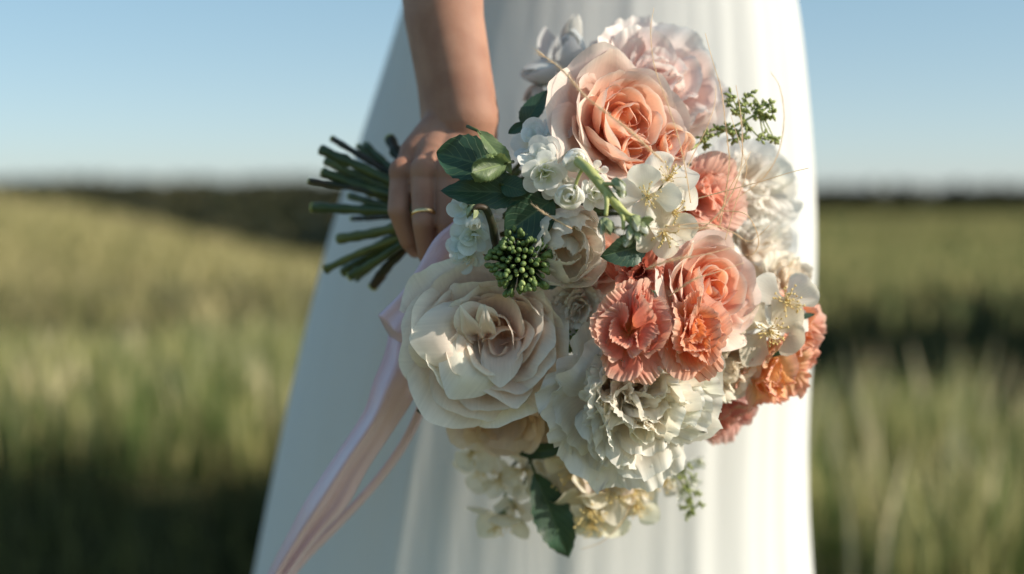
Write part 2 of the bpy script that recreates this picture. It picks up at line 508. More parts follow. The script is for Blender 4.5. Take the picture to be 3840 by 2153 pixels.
def blades(name, label, n, rng, xs, hgt, wid, mat, keep=None, lean=0.25, heads=0.0, cat='grass'):
    """n grass blades; xs(rng, n) -> x, y"""
    x, y = xs(rng, n)
    if keep is not None:
        k = rng.random(len(x)) < keep(x, y); x, y = x[k], y[k]
    n = len(x)
    z = terrain(x, y) - 0.01
    D = y - CAM_Y
    h = rng.uniform(hgt[0], hgt[1], n)
    w = rng.uniform(wid[0], wid[1], n)
    a = rng.uniform(0, 2 * math.pi, n)
    ld = rng.uniform(0, 2 * math.pi, n); la = np.abs(rng.normal(0, lean, n)) * h
    lx, ly = np.cos(ld) * la, np.sin(ld) * la
    wx, wy = np.cos(a) * w / 2, np.sin(a) * w / 2
    tipw = 0.35 + (rng.random(n) < heads) * 2.2
    V = np.empty((n, 5, 3)); U = np.empty((n, 5, 2))
    V[:, 0] = np.stack([x - wx, y - wy, z], -1); V[:, 1] = np.stack([x + wx, y + wy, z], -1)
    mx, my, mz = x + lx * 0.35, y + ly * 0.35, z + h * 0.62
    V[:, 2] = np.stack([mx - wx * 0.9 * tipw, my - wy * 0.9 * tipw, mz], -1); V[:, 3] = np.stack([mx + wx * 0.9 * tipw, my + wy * 0.9 * tipw, mz], -1)
    V[:, 4] = np.stack([x + lx, y + ly, z + h * (1 - 0.25 * (la / h) ** 2)], -1)
    r = rng.random(n)
    U[:, :, 0] = r[:, None]; U[:, :, 1] = np.array([0, 0, 0.6, 0.6, 1.0])[None]
    V = V.reshape(-1, 3); U = U.reshape(-1, 2)
    me = bpy.data.meshes.new(name)
    b = np.arange(n) * 5
    me.vertices.add(5 * n); me.vertices.foreach_set('co', V.astype(np.float32).ravel())
    loops = np.stack([b, b + 1, b + 3, b + 2, b + 2, b + 3, b + 4], -1).ravel()
    me.loops.add(7 * n); me.loops.foreach_set('vertex_index', loops.astype(np.int32))
    starts = np.stack([np.arange(n) * 7, np.arange(n) * 7 + 4], -1).ravel()
    me.polygons.add(2 * n); me.polygons.foreach_set('loop_start', starts.astype(np.int32))
    me.update(calc_edges=True)
    lay = me.uv_layers.new(name='UVMap'); lay.data.foreach_set('uv', U[loops].astype(np.float32).ravel())
    me.materials.append(mat)
    o = link(bpy.data.objects.new(name, me))
    return tag(o, label, cat, None, 'stuff')


rng0 = np.random.default_rng(7)


def fan(d0, d1, t0, t1, p=1.0):
    def f(rng, n):
        D = d0 + (d1 - d0) * rng.random(n) ** p
        t = t0 + (t1 - t0) * rng.random(n)
        return t * D, D + CAM_Y
    return f


blades('tall_grass', 'tall sunlit pale grass with seed stalks beside the dress at right', 42000, rng0, fan(2.5, 4.3, -0.02, 1.05), (0.12, 0.40), (0.003, 0.007), M['grass_tall'],
       keep=lambda x, y: sstep(0.1, 0.45, x) * sstep(-0.5, 0.5, np.sin(x * 7 + 2 * np.sin(y * 5)) + np.sin(y * 6 + x * 3)), heads=0.3)
blades('yellow_grass', 'yellowish meadow grass in a band at left behind the patch of painted-in ground shade', 66000, rng0, fan(4.2, 6.6, -1.1, 0.12), (0.10, 0.33), (0.004, 0.009), M['grass_tall'],
       keep=lambda x, y: 1 - shade_and_floor_mask(x, y), heads=0.3)
M['seed'] = grass_material('seed_heads', (0.42, 0.40, 0.20), (0.66, 0.56, 0.34), 0.45)
blades('seed_head_grass', 'pale seed heads on tall stalks standing above the tall sunlit grass', 700, rng0, fan(2.5, 4.3, 0.05, 1.05), (0.22, 0.48), (0.005, 0.010), M['seed'],
       keep=lambda x, y: sstep(0.3, 0.5, x), heads=0.6, lean=0.18)
blades('seed_stalk_grass', 'straw coloured seed stalks above the yellowish grass band at left', 1600, rng0, fan(4.4, 6.6, -1.1, 0.08), (0.16, 0.36), (0.008, 0.016), M['seed'], heads=0.6, lean=0.18)
blades('shade_painted_grass', 'low green grass with the ground shade painted into its near-black colour', 46000, rng0, fan(2.2, 12.5, -1.1, 1.05), (0.06, 0.25), (0.006, 0.014), M['grass_painted_shade'],
       keep=lambda x, y: shade_and_floor_mask(x, y))  # grows only where the painted ground shade lies
blades('meadow_grass', 'short sunlit yellowish meadow grass on the slope at left', 68000, rng0, fan(8.5, 42, -1.15, -0.04, 1.6), (0.10, 0.24), (0.012, 0.03), M['grass'],
       keep=lambda x, y: 1 - 0.9 * shade_and_floor_mask(x, y), heads=0.2)
M['grass_green'] = grass_material('grass_green', (0.12, 0.145, 0.048), (0.38, 0.33, 0.14))
blades('green_grass', 'short greener meadow grass of the level field at right', 56000, rng0, fan(8.5, 42, -0.04, 1.1, 1.6), (0.10, 0.24), (0.012, 0.03), M['grass_green'],
       keep=lambda x, y: 1 - 0.9 * shade_and_floor_mask(x, y), heads=0.2)
blades('distant_grass', 'hazy green grass of the field towards the tree line', 55000, rng0, fan(40, 215, -0.06, 1.1, 1.4), (0.3, 0.6), (0.12, 0.3), M['grass_green'])


def wood(name, label, spots, hgt, rng, leafsize):
    """far wood: crowns of leaf clumps around short trunks, one mass"""
    mb_v, mb_f, mb_u = [], [], []
    for (x, y) in spots:
        z = float(terrain(x, y))
        h = rng.uniform(*hgt); r = h * rng.uniform(0.42, 0.6)
        n = 70
        d = rng.normal(0, 1, (n, 3)); d /= np.linalg.norm(d, axis=1)[:, None]
        c = np.array([x, y, z + h * 0.52]) + d * np.array([r, r, h * 0.48]) * rng.uniform(0.45, 1.0, (n, 1))
        a = rng.normal(0, 1, (n, 3)); a /= np.linalg.norm(a, axis=1)[:, None]
        b = np.cross(a, d); b /= np.linalg.norm(b, axis=1)[:, None] + 1e-6
        s = leafsize * h * rng.uniform(0.5, 1.2, (n, 1))
        q = np.stack([c - a * s, c + b * s, c + a * s, c - b * s], 1).reshape(-1, 3)
        o = len(mb_v) and sum(len(k) for k in mb_v)
        mb_v.append(q); mb_f += [(o + 4 * i, o + 4 * i + 1, o + 4 * i + 2, o + 4 * i + 3) for i in range(n)]
        mb_u.append(np.repeat(rng.random((n, 1)), 4, 0) * [1, 0] + [0, 0.5])
    o = mesh_obj(name, np.vstack(mb_v), mb_f, M['wood'], None, np.vstack(mb_u), False)
    tag(o, label, 'wood', None, 'stuff')


def spots_hill(rng, n):
    D = 88 + 112 * rng.random(n) ** 0.8; t = rng.uniform(-0.75, -0.06, n)
    return list(zip(t * D, D + CAM_Y))


def spots_row(rng, n):
    D = rng.uniform(216, 226, n); t = rng.uniform(-0.08, 1.1, n)
    return list(zip(t * D, D + CAM_Y))


wood('distant_wood', 'dark brownish wood on the hillside behind the sloping meadow', spots_hill(rng0, 3600), (2.6, 4.6), rng0, 0.18)
wood('distant_tree_line', 'dark tree line on the horizon right of the dress', spots_row(rng0, 560), (3.3, 5.2), rng0, 0.16)

# ------------------------------------------------------------------ the bride: body and dress
DY = 0.46
def dress_profile():
    L = [(-700, 1640), (-300, 1600), (0, 1520), (60, 1500), (380, 1405), (700, 1292), (960, 1218), (1450, 1100), (2153, 960), (3000, 820), (4600, 640)]
    Rr = [(-700, 2760), (-300, 2900), (0, 2985), (300, 3010), (500, 3030), (850, 3046), (1100, 3036), (1500, 3004), (1800, 3000), (2153, 3018), (3000, 3120), (4600, 3250)]
    ys = np.array([-700, -300, 0, 200, 500, 850, 1100, 1500, 1800, 2153, 3000, 4600])
    lx = np.interp(ys, [a for a, b in L], [b for a, b in L]); rx = np.interp(ys, [a for a, b in Rr], [b for a, b in Rr])
    z = np.array([P(1920, y, DY).z for y in ys]); xl = np.array([P(x, y, DY + .03).x for x, y in zip(lx, ys)]); xr = np.array([P(x, y, DY - .03).x for x, y in zip(rx, ys)])
    o = np.argsort(z)
    z, xl, xr = z[o], xl[o], xr[o]
    zz = np.linspace(z[0], z[-1], 300); ker = np.hanning(41); ker /= ker.sum()
    sm = lambda v: np.convolve(np.pad(np.interp(zz, z, v), 20, mode='reflect', reflect_type='odd'), ker, 'valid')
    return zz, sm(xl), sm(xr)


DZ, DXL, DXR = dress_profile()


def build_dress(parent):
    nz_, na = 110, 420
    ztop = 1.13
    zs = np.linspace(0.012, ztop, nz_)
    th = np.linspace(0, 2 * math.pi, na + 1)[:-1]
    rng = np.random.default_rng(11)
    ks = [8, 15, 22, 31, 44, 61]
    ph = rng.uniform(0, 6.28, len(ks)); am = [1.0, 0.8, 0.7, 0.55, 0.4, 0.25]
    pz = rng.uniform(-1.2, 1.2, len(ks))
    V = []
    for z in zs:
        xl, xr = np.interp(z, DZ, DXL), np.interp(z, DZ, DXR)
        cx, hw = (xl + xr) / 2, (xr - xl) / 2
        hd = 0.72 * hw
        low = float(sstep(1.05, 0.55, z)) if False else float(1 - sstep(0.5, 1.12, z))
        amp = 0.0006 + 0.0007 * low
        s = sum(a * np.cos(k * th + p + q * z * 2) for k, a, p, q in zip(ks, am, ph, pz))
        s = s * 0.9
        fade = 0.35 + 0.65 * sstep(-0.4, 0.5, np.cos(th - 0.0)) + 0.25 * sstep(0.2, 1, np.sin(th))
        disp = amp * s * fade
        # a drawn fold running down the shaded front
        fo = np.exp(-((th - (4.30 - 0.12 * (0.9 - z))) / 0.035) ** 2)
        disp = disp + 0.0018 * fo * (1 - float(sstep(0.62, 0.8, z)))
        ex = 2.25
        c, sn = np.cos(th), np.sin(th)
        rr = 1 / (np.abs(c) ** ex + np.abs(sn) ** ex) ** (1 / ex)
        X = cx + (hw * rr) * c + disp * c
        Y = DY + (hd * rr) * sn + disp * sn - 0.15 * (X - cx)
        V.append(np.stack([X, Y, np.full_like(X, z)], -1))
    V = np.vstack(V)
    o = mesh_obj('dress', V, grid_faces(na, nz_ - 1, 0, True), M['dress'], parent)
    o['label'] = 'long white pleated chiffon dress'
    return o


def capsules_mesh(bones, n=32):
    """closed tapered capsules joined; remeshed later into one surface"""
    mb = MB()
    for a, ra, b, rb in bones:
        a, b = Vector(a), Vector(b)
        ax = (b - a); ln = ax.length; t = ax.normalized()
        u = t.cross(Vector((0.3, 0.9, 0.2))).normalized(); w = t.cross(u)
        rings = []
        for k in range(7):
            p = math.pi / 2 * (1 - k / 6)
            rings.append((a - t * ra * math.sin(p), max(ra * math.cos(p), ra * 0.02)))
        for k in range(7):
            p = math.pi / 2 * k / 6
            rings.append((b + t * rb * math.sin(p), max(rb * math.cos(p), rb * 0.02)))
        v = []
        for c, r in rings:
            for i in range(n):
                an = 2 * math.pi * i / n
                v.append(c + (u * math.cos(an) + w * math.sin(an)) * r)
        f = grid_faces(n, len(rings) - 1, 0, True)
        f.append(tuple(range(n))[::-1]); f.append(tuple(range((len(rings) - 1) * n, len(rings) * n)))
        mb.add(v, f)
    return mb


def remeshed(bones, voxel, smooth_it, fac=0.5):
    mb = capsules_mesh(bones)
    o = mb.build('body_source', None)
    r = o.modifiers.new('remesh', 'REMESH'); r.mode = 'VOXEL'; r.voxel_size = voxel
    s = o.modifiers.new('smooth', 'SMOOTH'); s.iterations = smooth_it; s.factor = fac
    dg = bpy.context.evaluated_depsgraph_get()
    ev = o.evaluated_get(dg); me = ev.to_mesh()
    v = np.empty(len(me.vertices) * 3, dtype=np.float32); me.vertices.foreach_get('co', v)
    f = [tuple(p.vertices) for p in me.polygons]
    ev.to_mesh_clear()
    src = o.data
    bpy.data.objects.remove(o); bpy.data.meshes.remove(src)
    return v.reshape(-1, 3), f


HY = 0.115
def chain(pts):
    out = []
    for (a, ra), (b, rb) in zip(pts[:-1], pts[1:]): out.append((a, ra, b, rb))
    return out


def build_person():
    root = empty('person', (0.08, DY, 0), None, 'bride in a long white dress gripping the flower stems in one hand', 'person')
    p = lambda x, y, Y: P(x, y, Y)
    shoulder = Vector((-0.135, 0.40, 1.36))
    elbow = Vector((-0.075, 0.215, 1.09))
    def tri(y, xa, Ya, ra, xb, Yb, rb):
        out = []
        for k in range(7):
            t = k / 6
            out.append((p(xa + (xb - xa) * t, y, Ya + (Yb - Ya) * t), ra + (rb - ra) * t + .0028 * 4 * t * (1 - t)))
        return out
    rows = [tri(-120, 1672, .140, .029, 1622, .178, .027), tri(60, 1682, .128, .0265, 1634, .165, .0245), tri(300, 1729, .116, .0240, 1671, .150, .0225), tri(440, 1757, .110, .0230, 1679, .138, .0208), tri(500, 1755, .112, .0215, 1690, .130, .020)]
    B = chain([(shoulder, .046), (elbow, .040), rows[0][3]])
    for ra_, rb_ in zip(rows[:-1], rows[1:]):
        for k in range(7): B += chain([ra_[k], rb_[k]])
    wr = [(1660, 505), (1690, 505), (1735, 505), (1770, 505)]
    kn = [((1512, 648), .098, .0092), ((1592, 640), .086, .0100), ((1682, 645), .083, .0102), ((1768, 655), .09, .0100)]
    for (wx, wy), ((kx, ky), ky_, kr) in zip(wr, kn):
        mid = p((wx * .45 + kx * .55), (wy * .45 + ky * .55), .112 * .45 + (ky_ + .006) * .55)
        B += chain([(p(wx, wy, .116), .0195), (mid, .0165), (p(kx, ky, ky_), kr)])
    B += chain([(p(1545, 640, .10), .0105), (p(1640, 650, .096), .012), (p(1730, 655, .096), .012), (p(1760, 560, .105), .016)])
    F = [
        [(1512, 648, .098, .0098), (1494, 790, .080, .0079), (1534, 900, .090, .0072), (1558, 935, .118, .0066)],
        [(1592, 640, .086, .0106), (1588, 835, .066, .0082), (1606, 955, .080, .0076), (1612, 965, .115, .0070)],
        [(1682, 645, .083, .0108), (1684, 845, .063, .0084), (1694, 970, .078, .0078), (1696, 975, .115, .0072)],
        [(1768, 655, .090, .0106), (1776, 830, .070, .0084), (1774, 945, .085, .0078), (1768, 945, .118, .0072)],
    ]
    for x, y, Y, r_ in ((1508, 640, .0935, .0098), (1592, 634, .082, .0104), (1683, 638, .079, .0104), (1770, 648, .086, .0102)):
        B += [(p(x, y, Y), r_, p(x, y + 12, Y), r_)]
    for f in F: B += chain([(p(x, y, Y), r) for x, y, Y, r in f])
    B += chain([(p(1775, 530, .128), .0165), (p(1835, 640, .152), .0125), (p(1800, 760, .165), .0108), (p(1725, 830, .160), .0092)])
    v1, f1 = remeshed(B, 0.0012, 4, 0.5)
    fe = np.array([(a, b) for q in f1 for a, b in zip(q, q[1:] + q[:1])])
    deg = np.bincount(fe[:, 0], minlength=len(v1)).astype(float)
    zw = P(1720, 470, .12).z
    wgt = (0.5 * sstep(zw, zw + .03, v1[:, 2]))[:, None]
    for _ in range(60):
        acc = np.stack([np.bincount(fe[:, 0], weights=v1[fe[:, 1], k], minlength=len(v1)) for k in range(3)], -1) / deg[:, None]
        v1 = v1 + wgt * (acc - v1)
    T = [((0.06, DY, 1.08), .105, (0.06, DY, 1.22), .10), ((0.02, DY, 1.25), .10, (0.10, DY, 1.25), .10), ((0.06, DY, 1.22), .11, (0.06, DY, 1.34), .085),
         ((-0.09, DY, 1.365), .052, (0.21, DY, 1.365), .052), (shoulder, .05, (-0.09, DY, 1.365), .055), ((0.06, DY, 1.37), .055, (0.06, DY - .01, 1.50), .048),
         ((0.06, DY, 1.08), .10, (0.065, DY, .92), .125), ((0.0, DY, .90), .10, (-0.01, DY, .45), .06), ((0.13, DY, .90), .10, (0.13, DY, .45), .06),
         ((-0.01, DY, .45), .058, (-0.01, DY, .07), .04), ((0.13, DY, .45), .058, (0.13, DY, .07), .04), ((-0.01, DY, .045), .035, (-0.01, DY - .13, .035), .028), ((0.13, DY, .045), .035, (0.13, DY - .13, .035), .028)]
    T += [((0.235, DY + .03, 1.36), .046, (0.215, DY + .16, 1.12), .036), ((0.215, DY + .16, 1.12), .036, (0.10, DY + .19, 1.0), .026)]
    T += [((0.06, DY - .02, 1.56), .075, (0.06, DY - .01, 1.62), .085)]
    v2, f2 = remeshed(T, 0.009, 4)
    off = np.array([0.08, DY, 0])
    V = np.vstack([v1, v2]) - off
    n1 = len(v1)
    mesh_obj('body', V, f1 + [tuple(i + n1 for i in q) for q in f2], M['skin'], root)
    d = build_dress(root)
    d.location = -Vector((0.08, DY, 0))
    # wedding ring round the ring finger
    c = (p(1592, 640, .086) * 0.14 + p(1590, 835, .066) * 0.86)
    ax = (p(1592, 640, .086) - p(1590, 835, .066)).normalized()
    q = ax.to_track_quat('Z', 'Y')
    v, n, m = [], 40, 8
    for i in range(n):
        t = 2 * math.pi * i / n
        for j in range(m):
            a = 2 * math.pi * j / m
            rr = 0.0088 + 0.0008 * math.cos(a)
            v.append(q @ Vector((rr * math.cos(t), rr * math.sin(t), 0.0017 * math.sin(a))))
    f = [(i * m + j, ((i + 1) % n) * m + j, ((i + 1) % n) * m + (j + 1) % m, i * m + (j + 1) % m) for i in range(n) for j in range(m)]
    ro = mesh_obj('ring', v, f, M['gold'])
    ro.location = c
    tag(ro, 'slim polished gold wedding band on the ring finger of the hand', 'ring')


build_person()

# ------------------------------------------------------------------ flower building blocks
def petal_mesh(prof, hw, th=0.0, rng=None, nu=10, nv=9, tipround=0.35, wrap=1.0, spiral=0.0, noise=0.05, ruf=0.0, ruff=5.0,
               jag=0.0, point=0.0, lip=0.0, base_w=0.3, wpeak=0.55, tilt=(0, 0), shift=(0, 0, 0), scale=1.0, twist=0.0, pinch=0.0):
    rng = rng or np.random.default_rng(0)
    U, T = np.meshgrid(np.linspace(-1, 1, nu + 1), np.linspace(0, 1, nv + 1), indexing='xy')
    J = sum(rng.normal(0, 1) / (1 + 0.12 * k) * np.sin(k * U * 1.7 + rng.uniform(0, 6.28)) for k in (3, 5, 8, 12, 17)) * 0.5
    vv = T * (1 - tipround * np.abs(U) ** 2.4 + point * np.exp(-(U / 0.24) ** 2) + jag * J)
    p = [np.array(q, float) for q in prof]
    b = [(1 - vv) ** 3, 3 * vv * (1 - vv) ** 2, 3 * vv ** 2 * (1 - vv), vv ** 3]
    r = sum(b[i] * p[i][0] for i in range(4)); z = sum(b[i] * p[i][1] for i in range(4))
    w = hw * (base_w + (1 - base_w) * sstep(0, wpeak, vv)) * (1 - (0.12 + pinch) * sstep(0.7, 1.1, vv))
    s = U * w
    Rc = wrap * np.maximum(np.abs(r), 0.3 * hw)
    a = np.clip(s / Rc, -2.5, 2.5)
    x = r + Rc * (np.cos(a) - 1) + spiral * U * hw
    y = Rc * np.sin(a) + twist * vv ** 2 * hw
    q_ = sstep(0.72, 1.0, T)
    x = x + lip * hw * q_ ** 1.5; z = z - 0.55 * lip * hw * q_ ** 2
    pos = np.stack([x, y, z], -1)
    du = np.gradient(pos, axis=1); dv = np.gradient(pos, axis=0)
    nn = np.cross(du, dv); nn /= np.linalg.norm(nn, axis=-1, keepdims=True) + 1e-9
    lo = sum(rng.normal(0, 1) * np.sin(k1 * U + k2 * T + rng.uniform(0, 6.28)) for k1, k2 in ((1.5, 2), (2.6, 1.2), (3.7, 3.5), (0.6, 4.6)))
    d = noise * hw * lo * T ** 1.3 * 0.7
    if ruf:
        E = sstep(0.72 if ruff > 10 else 0.45, 1.0, np.maximum(T, 0.92 * np.abs(U) * sstep(0.2, 0.6, T)))
        wv = sum(rng.uniform(0.5, 1.0) * np.sin(ruff * k * U * 1.57 + rng.uniform(0, 6.28) + 1.5 * T) * g for k, g in ((0.6, 0.6), (1.0, 0.8), (1.7, 0.5)))
        d = d + ruf * hw * E * wv
    pos = pos + nn * d[..., None]
    pos = pos.reshape(-1, 3)
    if tilt[0] or tilt[1]:
        m = np.array(Matrix.Rotation(tilt[0], 3, 'Y') @ Matrix.Rotation(tilt[1], 3, 'X'))
        piv = np.array([0, 0, p[0][1]])
        pos = (pos - piv) @ m.T + piv
    c, sn = math.cos(th), math.sin(th)
    pos = pos @ np.array([[c, sn, 0], [-sn, c, 0], [0, 0, 1]])
    pos = (pos + np.array(shift)) * scale
    uv = np.stack([U * 0.5 + 0.5, T], -1).reshape(-1, 2)
    return pos, grid_faces(nu, nv), uv


def lerp3(a, b, t): return [a[i] + (b[i] - a[i]) * t for i in range(3)]


def paint(o, col, base=None, edge=None, rng=None, jit=0.05):
    k = 1.0 if rng is None else 1 + rng.normal(0, jit)
    cl = lambda c: [float(min(0.94, max(0, x * k))) for x in c]
    o.color = (*cl(col), 1)
    o['tint_base'] = cl(base or col)
    o['tint_edge'] = cl(edge or col)


def frame_quat(axis, roll=0.0):
    q = Vector(axis).normalized().to_track_quat('Z', 'Y')
    return q @ Quaternion((0, 0, 1), roll)


def flower(name, label, cat, group, px, py, Y, axis, Rpx, layers, mat, outer, heart, seed, roll=0.0, edge=None, base=None,
           swirls=(), calyx=True, parent=None, quality=1.0, shift=(0, 0, 0), extra=()):
    """layers from the outside in: dict(n, prof, hw, ...); colours run from outer to heart"""
    rng = np.random.default_rng(seed)
    Rm = S(Rpx, Y)
    loc = P(px, py, Y)
    q = frame_quat(axis, roll)
    root = empty(name, loc, q, label, cat, group, parent)

    def ring_of(layers_, shift_, sc, t0, t1, off_=(0, 0, 0)):
        nL = len(layers_)
        a0 = rng.uniform(0, 6.28)
        for li, la in enumerate(layers_):
            la = dict(la); n = la.pop('n'); jt = la.pop('jit', 0.12); tl = la.pop('tl', 0.085); ph = la.pop('phase', None)
            sj = la.pop('sj', 0.022)
            t = t0 + (t1 - t0) * (li / max(1, nL - 1))
            a0 += 2.4
            for k in range(n):
                th = (a0 if ph is None else ph) + 2 * math.pi * k / n + rng.normal(0, jt)
                pr = [(r * rng.uniform(0.93, 1.07), z + rng.normal(0, 0.02)) for r, z in la['prof']]
                kw = {k_: v_ for k_, v_ in la.items() if k_ != 'prof'}
                kw['hw'] = kw['hw'] * rng.uniform(0.9, 1.12)
                tilt = (rng.normal(0, tl), rng.normal(0, tl))
                lf = li / max(1, nL - 1)
                sh = tuple(shift_[i] + off_[i] * lf + rng.normal(0, sj) for i in range(3))
                if sc != 1.0:
                    pr = [(r * sc, z * sc) for r, z in pr]; kw['hw'] *= sc
                nu = int(max(6, round((20 if kw.get('jag', 0) > .05 else 13) * quality))); nv = int(max(5, round(10 * quality)))
                if kw.get('ruff', 0) > 6 and kw.get('ruf', 0) > 0: nu = int(nu * (4.2 if kw['ruff'] > 10 else 2)); nv = int(nv * 1.3)
                v, f, uv = petal_mesh(pr, th=th, rng=rng, tilt=tilt, shift=sh, scale=Rm, nu=nu, nv=nv, **kw)
                o = mesh_obj('petal', v, f, mat, root, uv)
                c = lerp3(outer, heart, min(1, t))
                paint(o, c, lerp3(base, heart, t * 0.4) if base else lerp3(c, [heart[0], heart[1] * .86, heart[2] * .72], 0.35 + .5 * t), edge and lerp3(edge, c, 0.35 * t), rng)

    ring_of(layers, (0, 0, 0), 1.0, 0, 1, shift)
    for ex in extra:
        ex = dict(ex); t = ex.pop('t'); tl = ex.pop('tilt', (0, 0)); th = ex.pop('th'); sh = ex.pop('at', (0, 0, 0)); pr = ex.pop('prof')
        v, f, uv = petal_mesh(pr, th=th, rng=rng, tilt=tl, shift=sh, scale=Rm, nu=16, nv=14, **ex)
        o = mesh_obj('petal', v, f, mat, root, uv)
        c = lerp3(outer, heart, t)
        paint(o, c, lerp3(base, heart, t * 0.4) if base else lerp3(c, heart, 0.35), edge, rng)
    for (ox, oy, oz, sc, ly, t0) in swirls:
        ring_of(ly, (ox, oy, oz), sc, t0, 1)
    if calyx:
        mb = MB()
        zb = min(z for la in layers for r, z in la['prof'])
        mb.tube([Vector((0, 0, (zb - 0.01) * Rm)), Vector((0, 0, (zb - 0.12) * Rm)), Vector((0, 0, (zb - 0.3) * Rm)), Vector((0, 0, (zb - 0.75) * Rm))],
                [0.15 * Rm, 0.13 * Rm, 0.06 * Rm, 0.05 * Rm], 8)
        mb.build('calyx', M['sepal'], root)
    return root


ROSE_HEART = [
    dict(n=5, prof=[(.04, -.55), (.28, -.5), (.42, -.12), (.36, .07)], hw=.38, noise=.11, spiral=.14, tipround=.25, point=.03, tl=.1, ruf=.03, ruff=3),
    dict(n=5, prof=[(.03, -.52), (.22, -.42), (.30, -.14), (.23, .02)], hw=.29, noise=.15, spiral=.18, tipround=.25, tl=.13, ruf=.03, ruff=3),
    dict(n=5, prof=[(.02, -.5), (.14, -.4), (.18, -.18), (.11, -.06)], hw=.2, noise=.18, spiral=.2, tipround=.2, tl=.16),
]
CREAM_HEART = [
    dict(n=4, prof=[(.04, -.58), (.32, -.52), (.45, -.12), (.37, .07)], hw=.44, noise=.14, spiral=.16, tipround=.28, point=.04, lip=.14, tl=.1, ruf=.04, ruff=4, jag=.02),
    dict(n=4, prof=[(.03, -.55), (.22, -.46), (.31, -.16), (.25, .02)], hw=.33, noise=.18, spiral=.2, tipround=.25, lip=.14, tl=.14, ruf=.04, ruff=4, jag=.02),
    dict(n=3, prof=[(.02, -.52), (.14, -.42), (.2, -.22), (.17, -.05)], hw=.26, noise=.2, spiral=.2, tipround=.2, lip=.1, tl=.18),
]


def rose_layers(open_=1.0, lip=.2):
    return [
        dict(n=6, prof=[(.05, -.72), (.62, -.75), (.9, -.3), (1.0, -.05)], hw=.62, noise=.085, jag=.02, ruf=.035, ruff=5, lip=lip, wrap=1.25, spiral=.05, point=.06, tipround=.3),
        dict(n=6, prof=[(.05, -.68), (.55, -.7), (.82, -.2), (.83, .04)], hw=.58, noise=.085, jag=.02, ruf=.035, ruff=5, lip=lip * .8, wrap=1.1, spiral=.07, point=.05, tipround=.3),
        dict(n=6, prof=[(.05, -.64), (.46, -.62), (.69, -.12), (.68, .11)], hw=.53, noise=.085, jag=.02, ruf=.035, ruff=5, lip=lip * .6, spiral=.08, point=.03, tipround=.28),
        dict(n=6, prof=[(.05, -.58), (.38, -.52), (.55, -.08), (.52, .13)], hw=.45, noise=.10, jag=.02, ruf=.035, ruff=5, lip=lip * .35, spiral=.1, tipround=.26),
    ] + ROSE_HEART


def peony_layers(ruf=.09, jag=.07, dense=1.0, wild=1.0):
    k = dict(ruf=ruf, ruff=4.5, jag=jag, tipround=.28, base_w=.22, sj=.04 * wild)
    w = wild
    return [
        dict(n=7, prof=[(.05, -.7), (.75, -.75), (1.02, -.35), (1.05, -.08)], hw=.52, noise=.10, lip=.25, wrap=1.4, tl=.14 * w, **k),
        dict(n=8, prof=[(.05, -.66), (.62, -.68), (.92, -.2), (.86, .06)], hw=.45, noise=.12, lip=.2, wrap=1.2, tl=.18 * w, **k),
        dict(n=int(10 * dense), prof=[(.05, -.6), (.5, -.56), (.76, -.06), (.70, .2)], hw=.38, noise=.10, lip=.36, tl=.22 * w, jit=.25, **k),
        dict(n=int(10 * dense), prof=[(.05, -.55), (.38, -.46), (.58, .02), (.54, .27)], hw=.34, noise=.11, lip=.34, tl=.26 * w, jit=.35, **k),
        dict(n=int(9 * dense), prof=[(.04, -.5), (.26, -.36), (.4, .04), (.36, .3)], hw=.31, noise=.12, lip=.3, tl=.32 * w, jit=.5, **k),
        dict(n=int(8 * dense), prof=[(.03, -.45), (.15, -.26), (.22, .04), (.18, .29)], hw=.24, noise=.2, tl=.38 * w, jit=.6, **k),
    ]


def ruffled_layers(n=(6, 6, 6, 4), ruf=.065):
    k = dict(ruff=22.0, jag=.045, tipround=.2, base_w=.16, wpeak=.85, sj=.05)
    return [
        dict(n=max(4, n[0] - 1), prof=[(.04, -.95), (.3, -.75), (.68, -.35), (1.0, -.08)], hw=.78, noise=.18, ruf=ruf, lip=.22, wrap=1.2, tl=.24, jit=.35, **k),
        dict(n=max(3, n[1] - 2), prof=[(.04, -.9), (.26, -.6), (.55, -.2), (.78, .08)], hw=.70, noise=.24, ruf=ruf, lip=.16, tl=.2, **k),
        dict(n=max(3, n[2] - 2), prof=[(.03, -.85), (.2, -.5), (.4, -.1), (.54, .18)], hw=.58, noise=.28, ruf=ruf, lip=.1, tl=.24, jit=.4, **k),
        dict(n=max(2, n[3] - 1), prof=[(.02, -.8), (.1, -.45), (.2, -.05), (.28, .2)], hw=.42, noise=.26, ruf=ruf, tl=.3, jit=.6, **k),
    ]


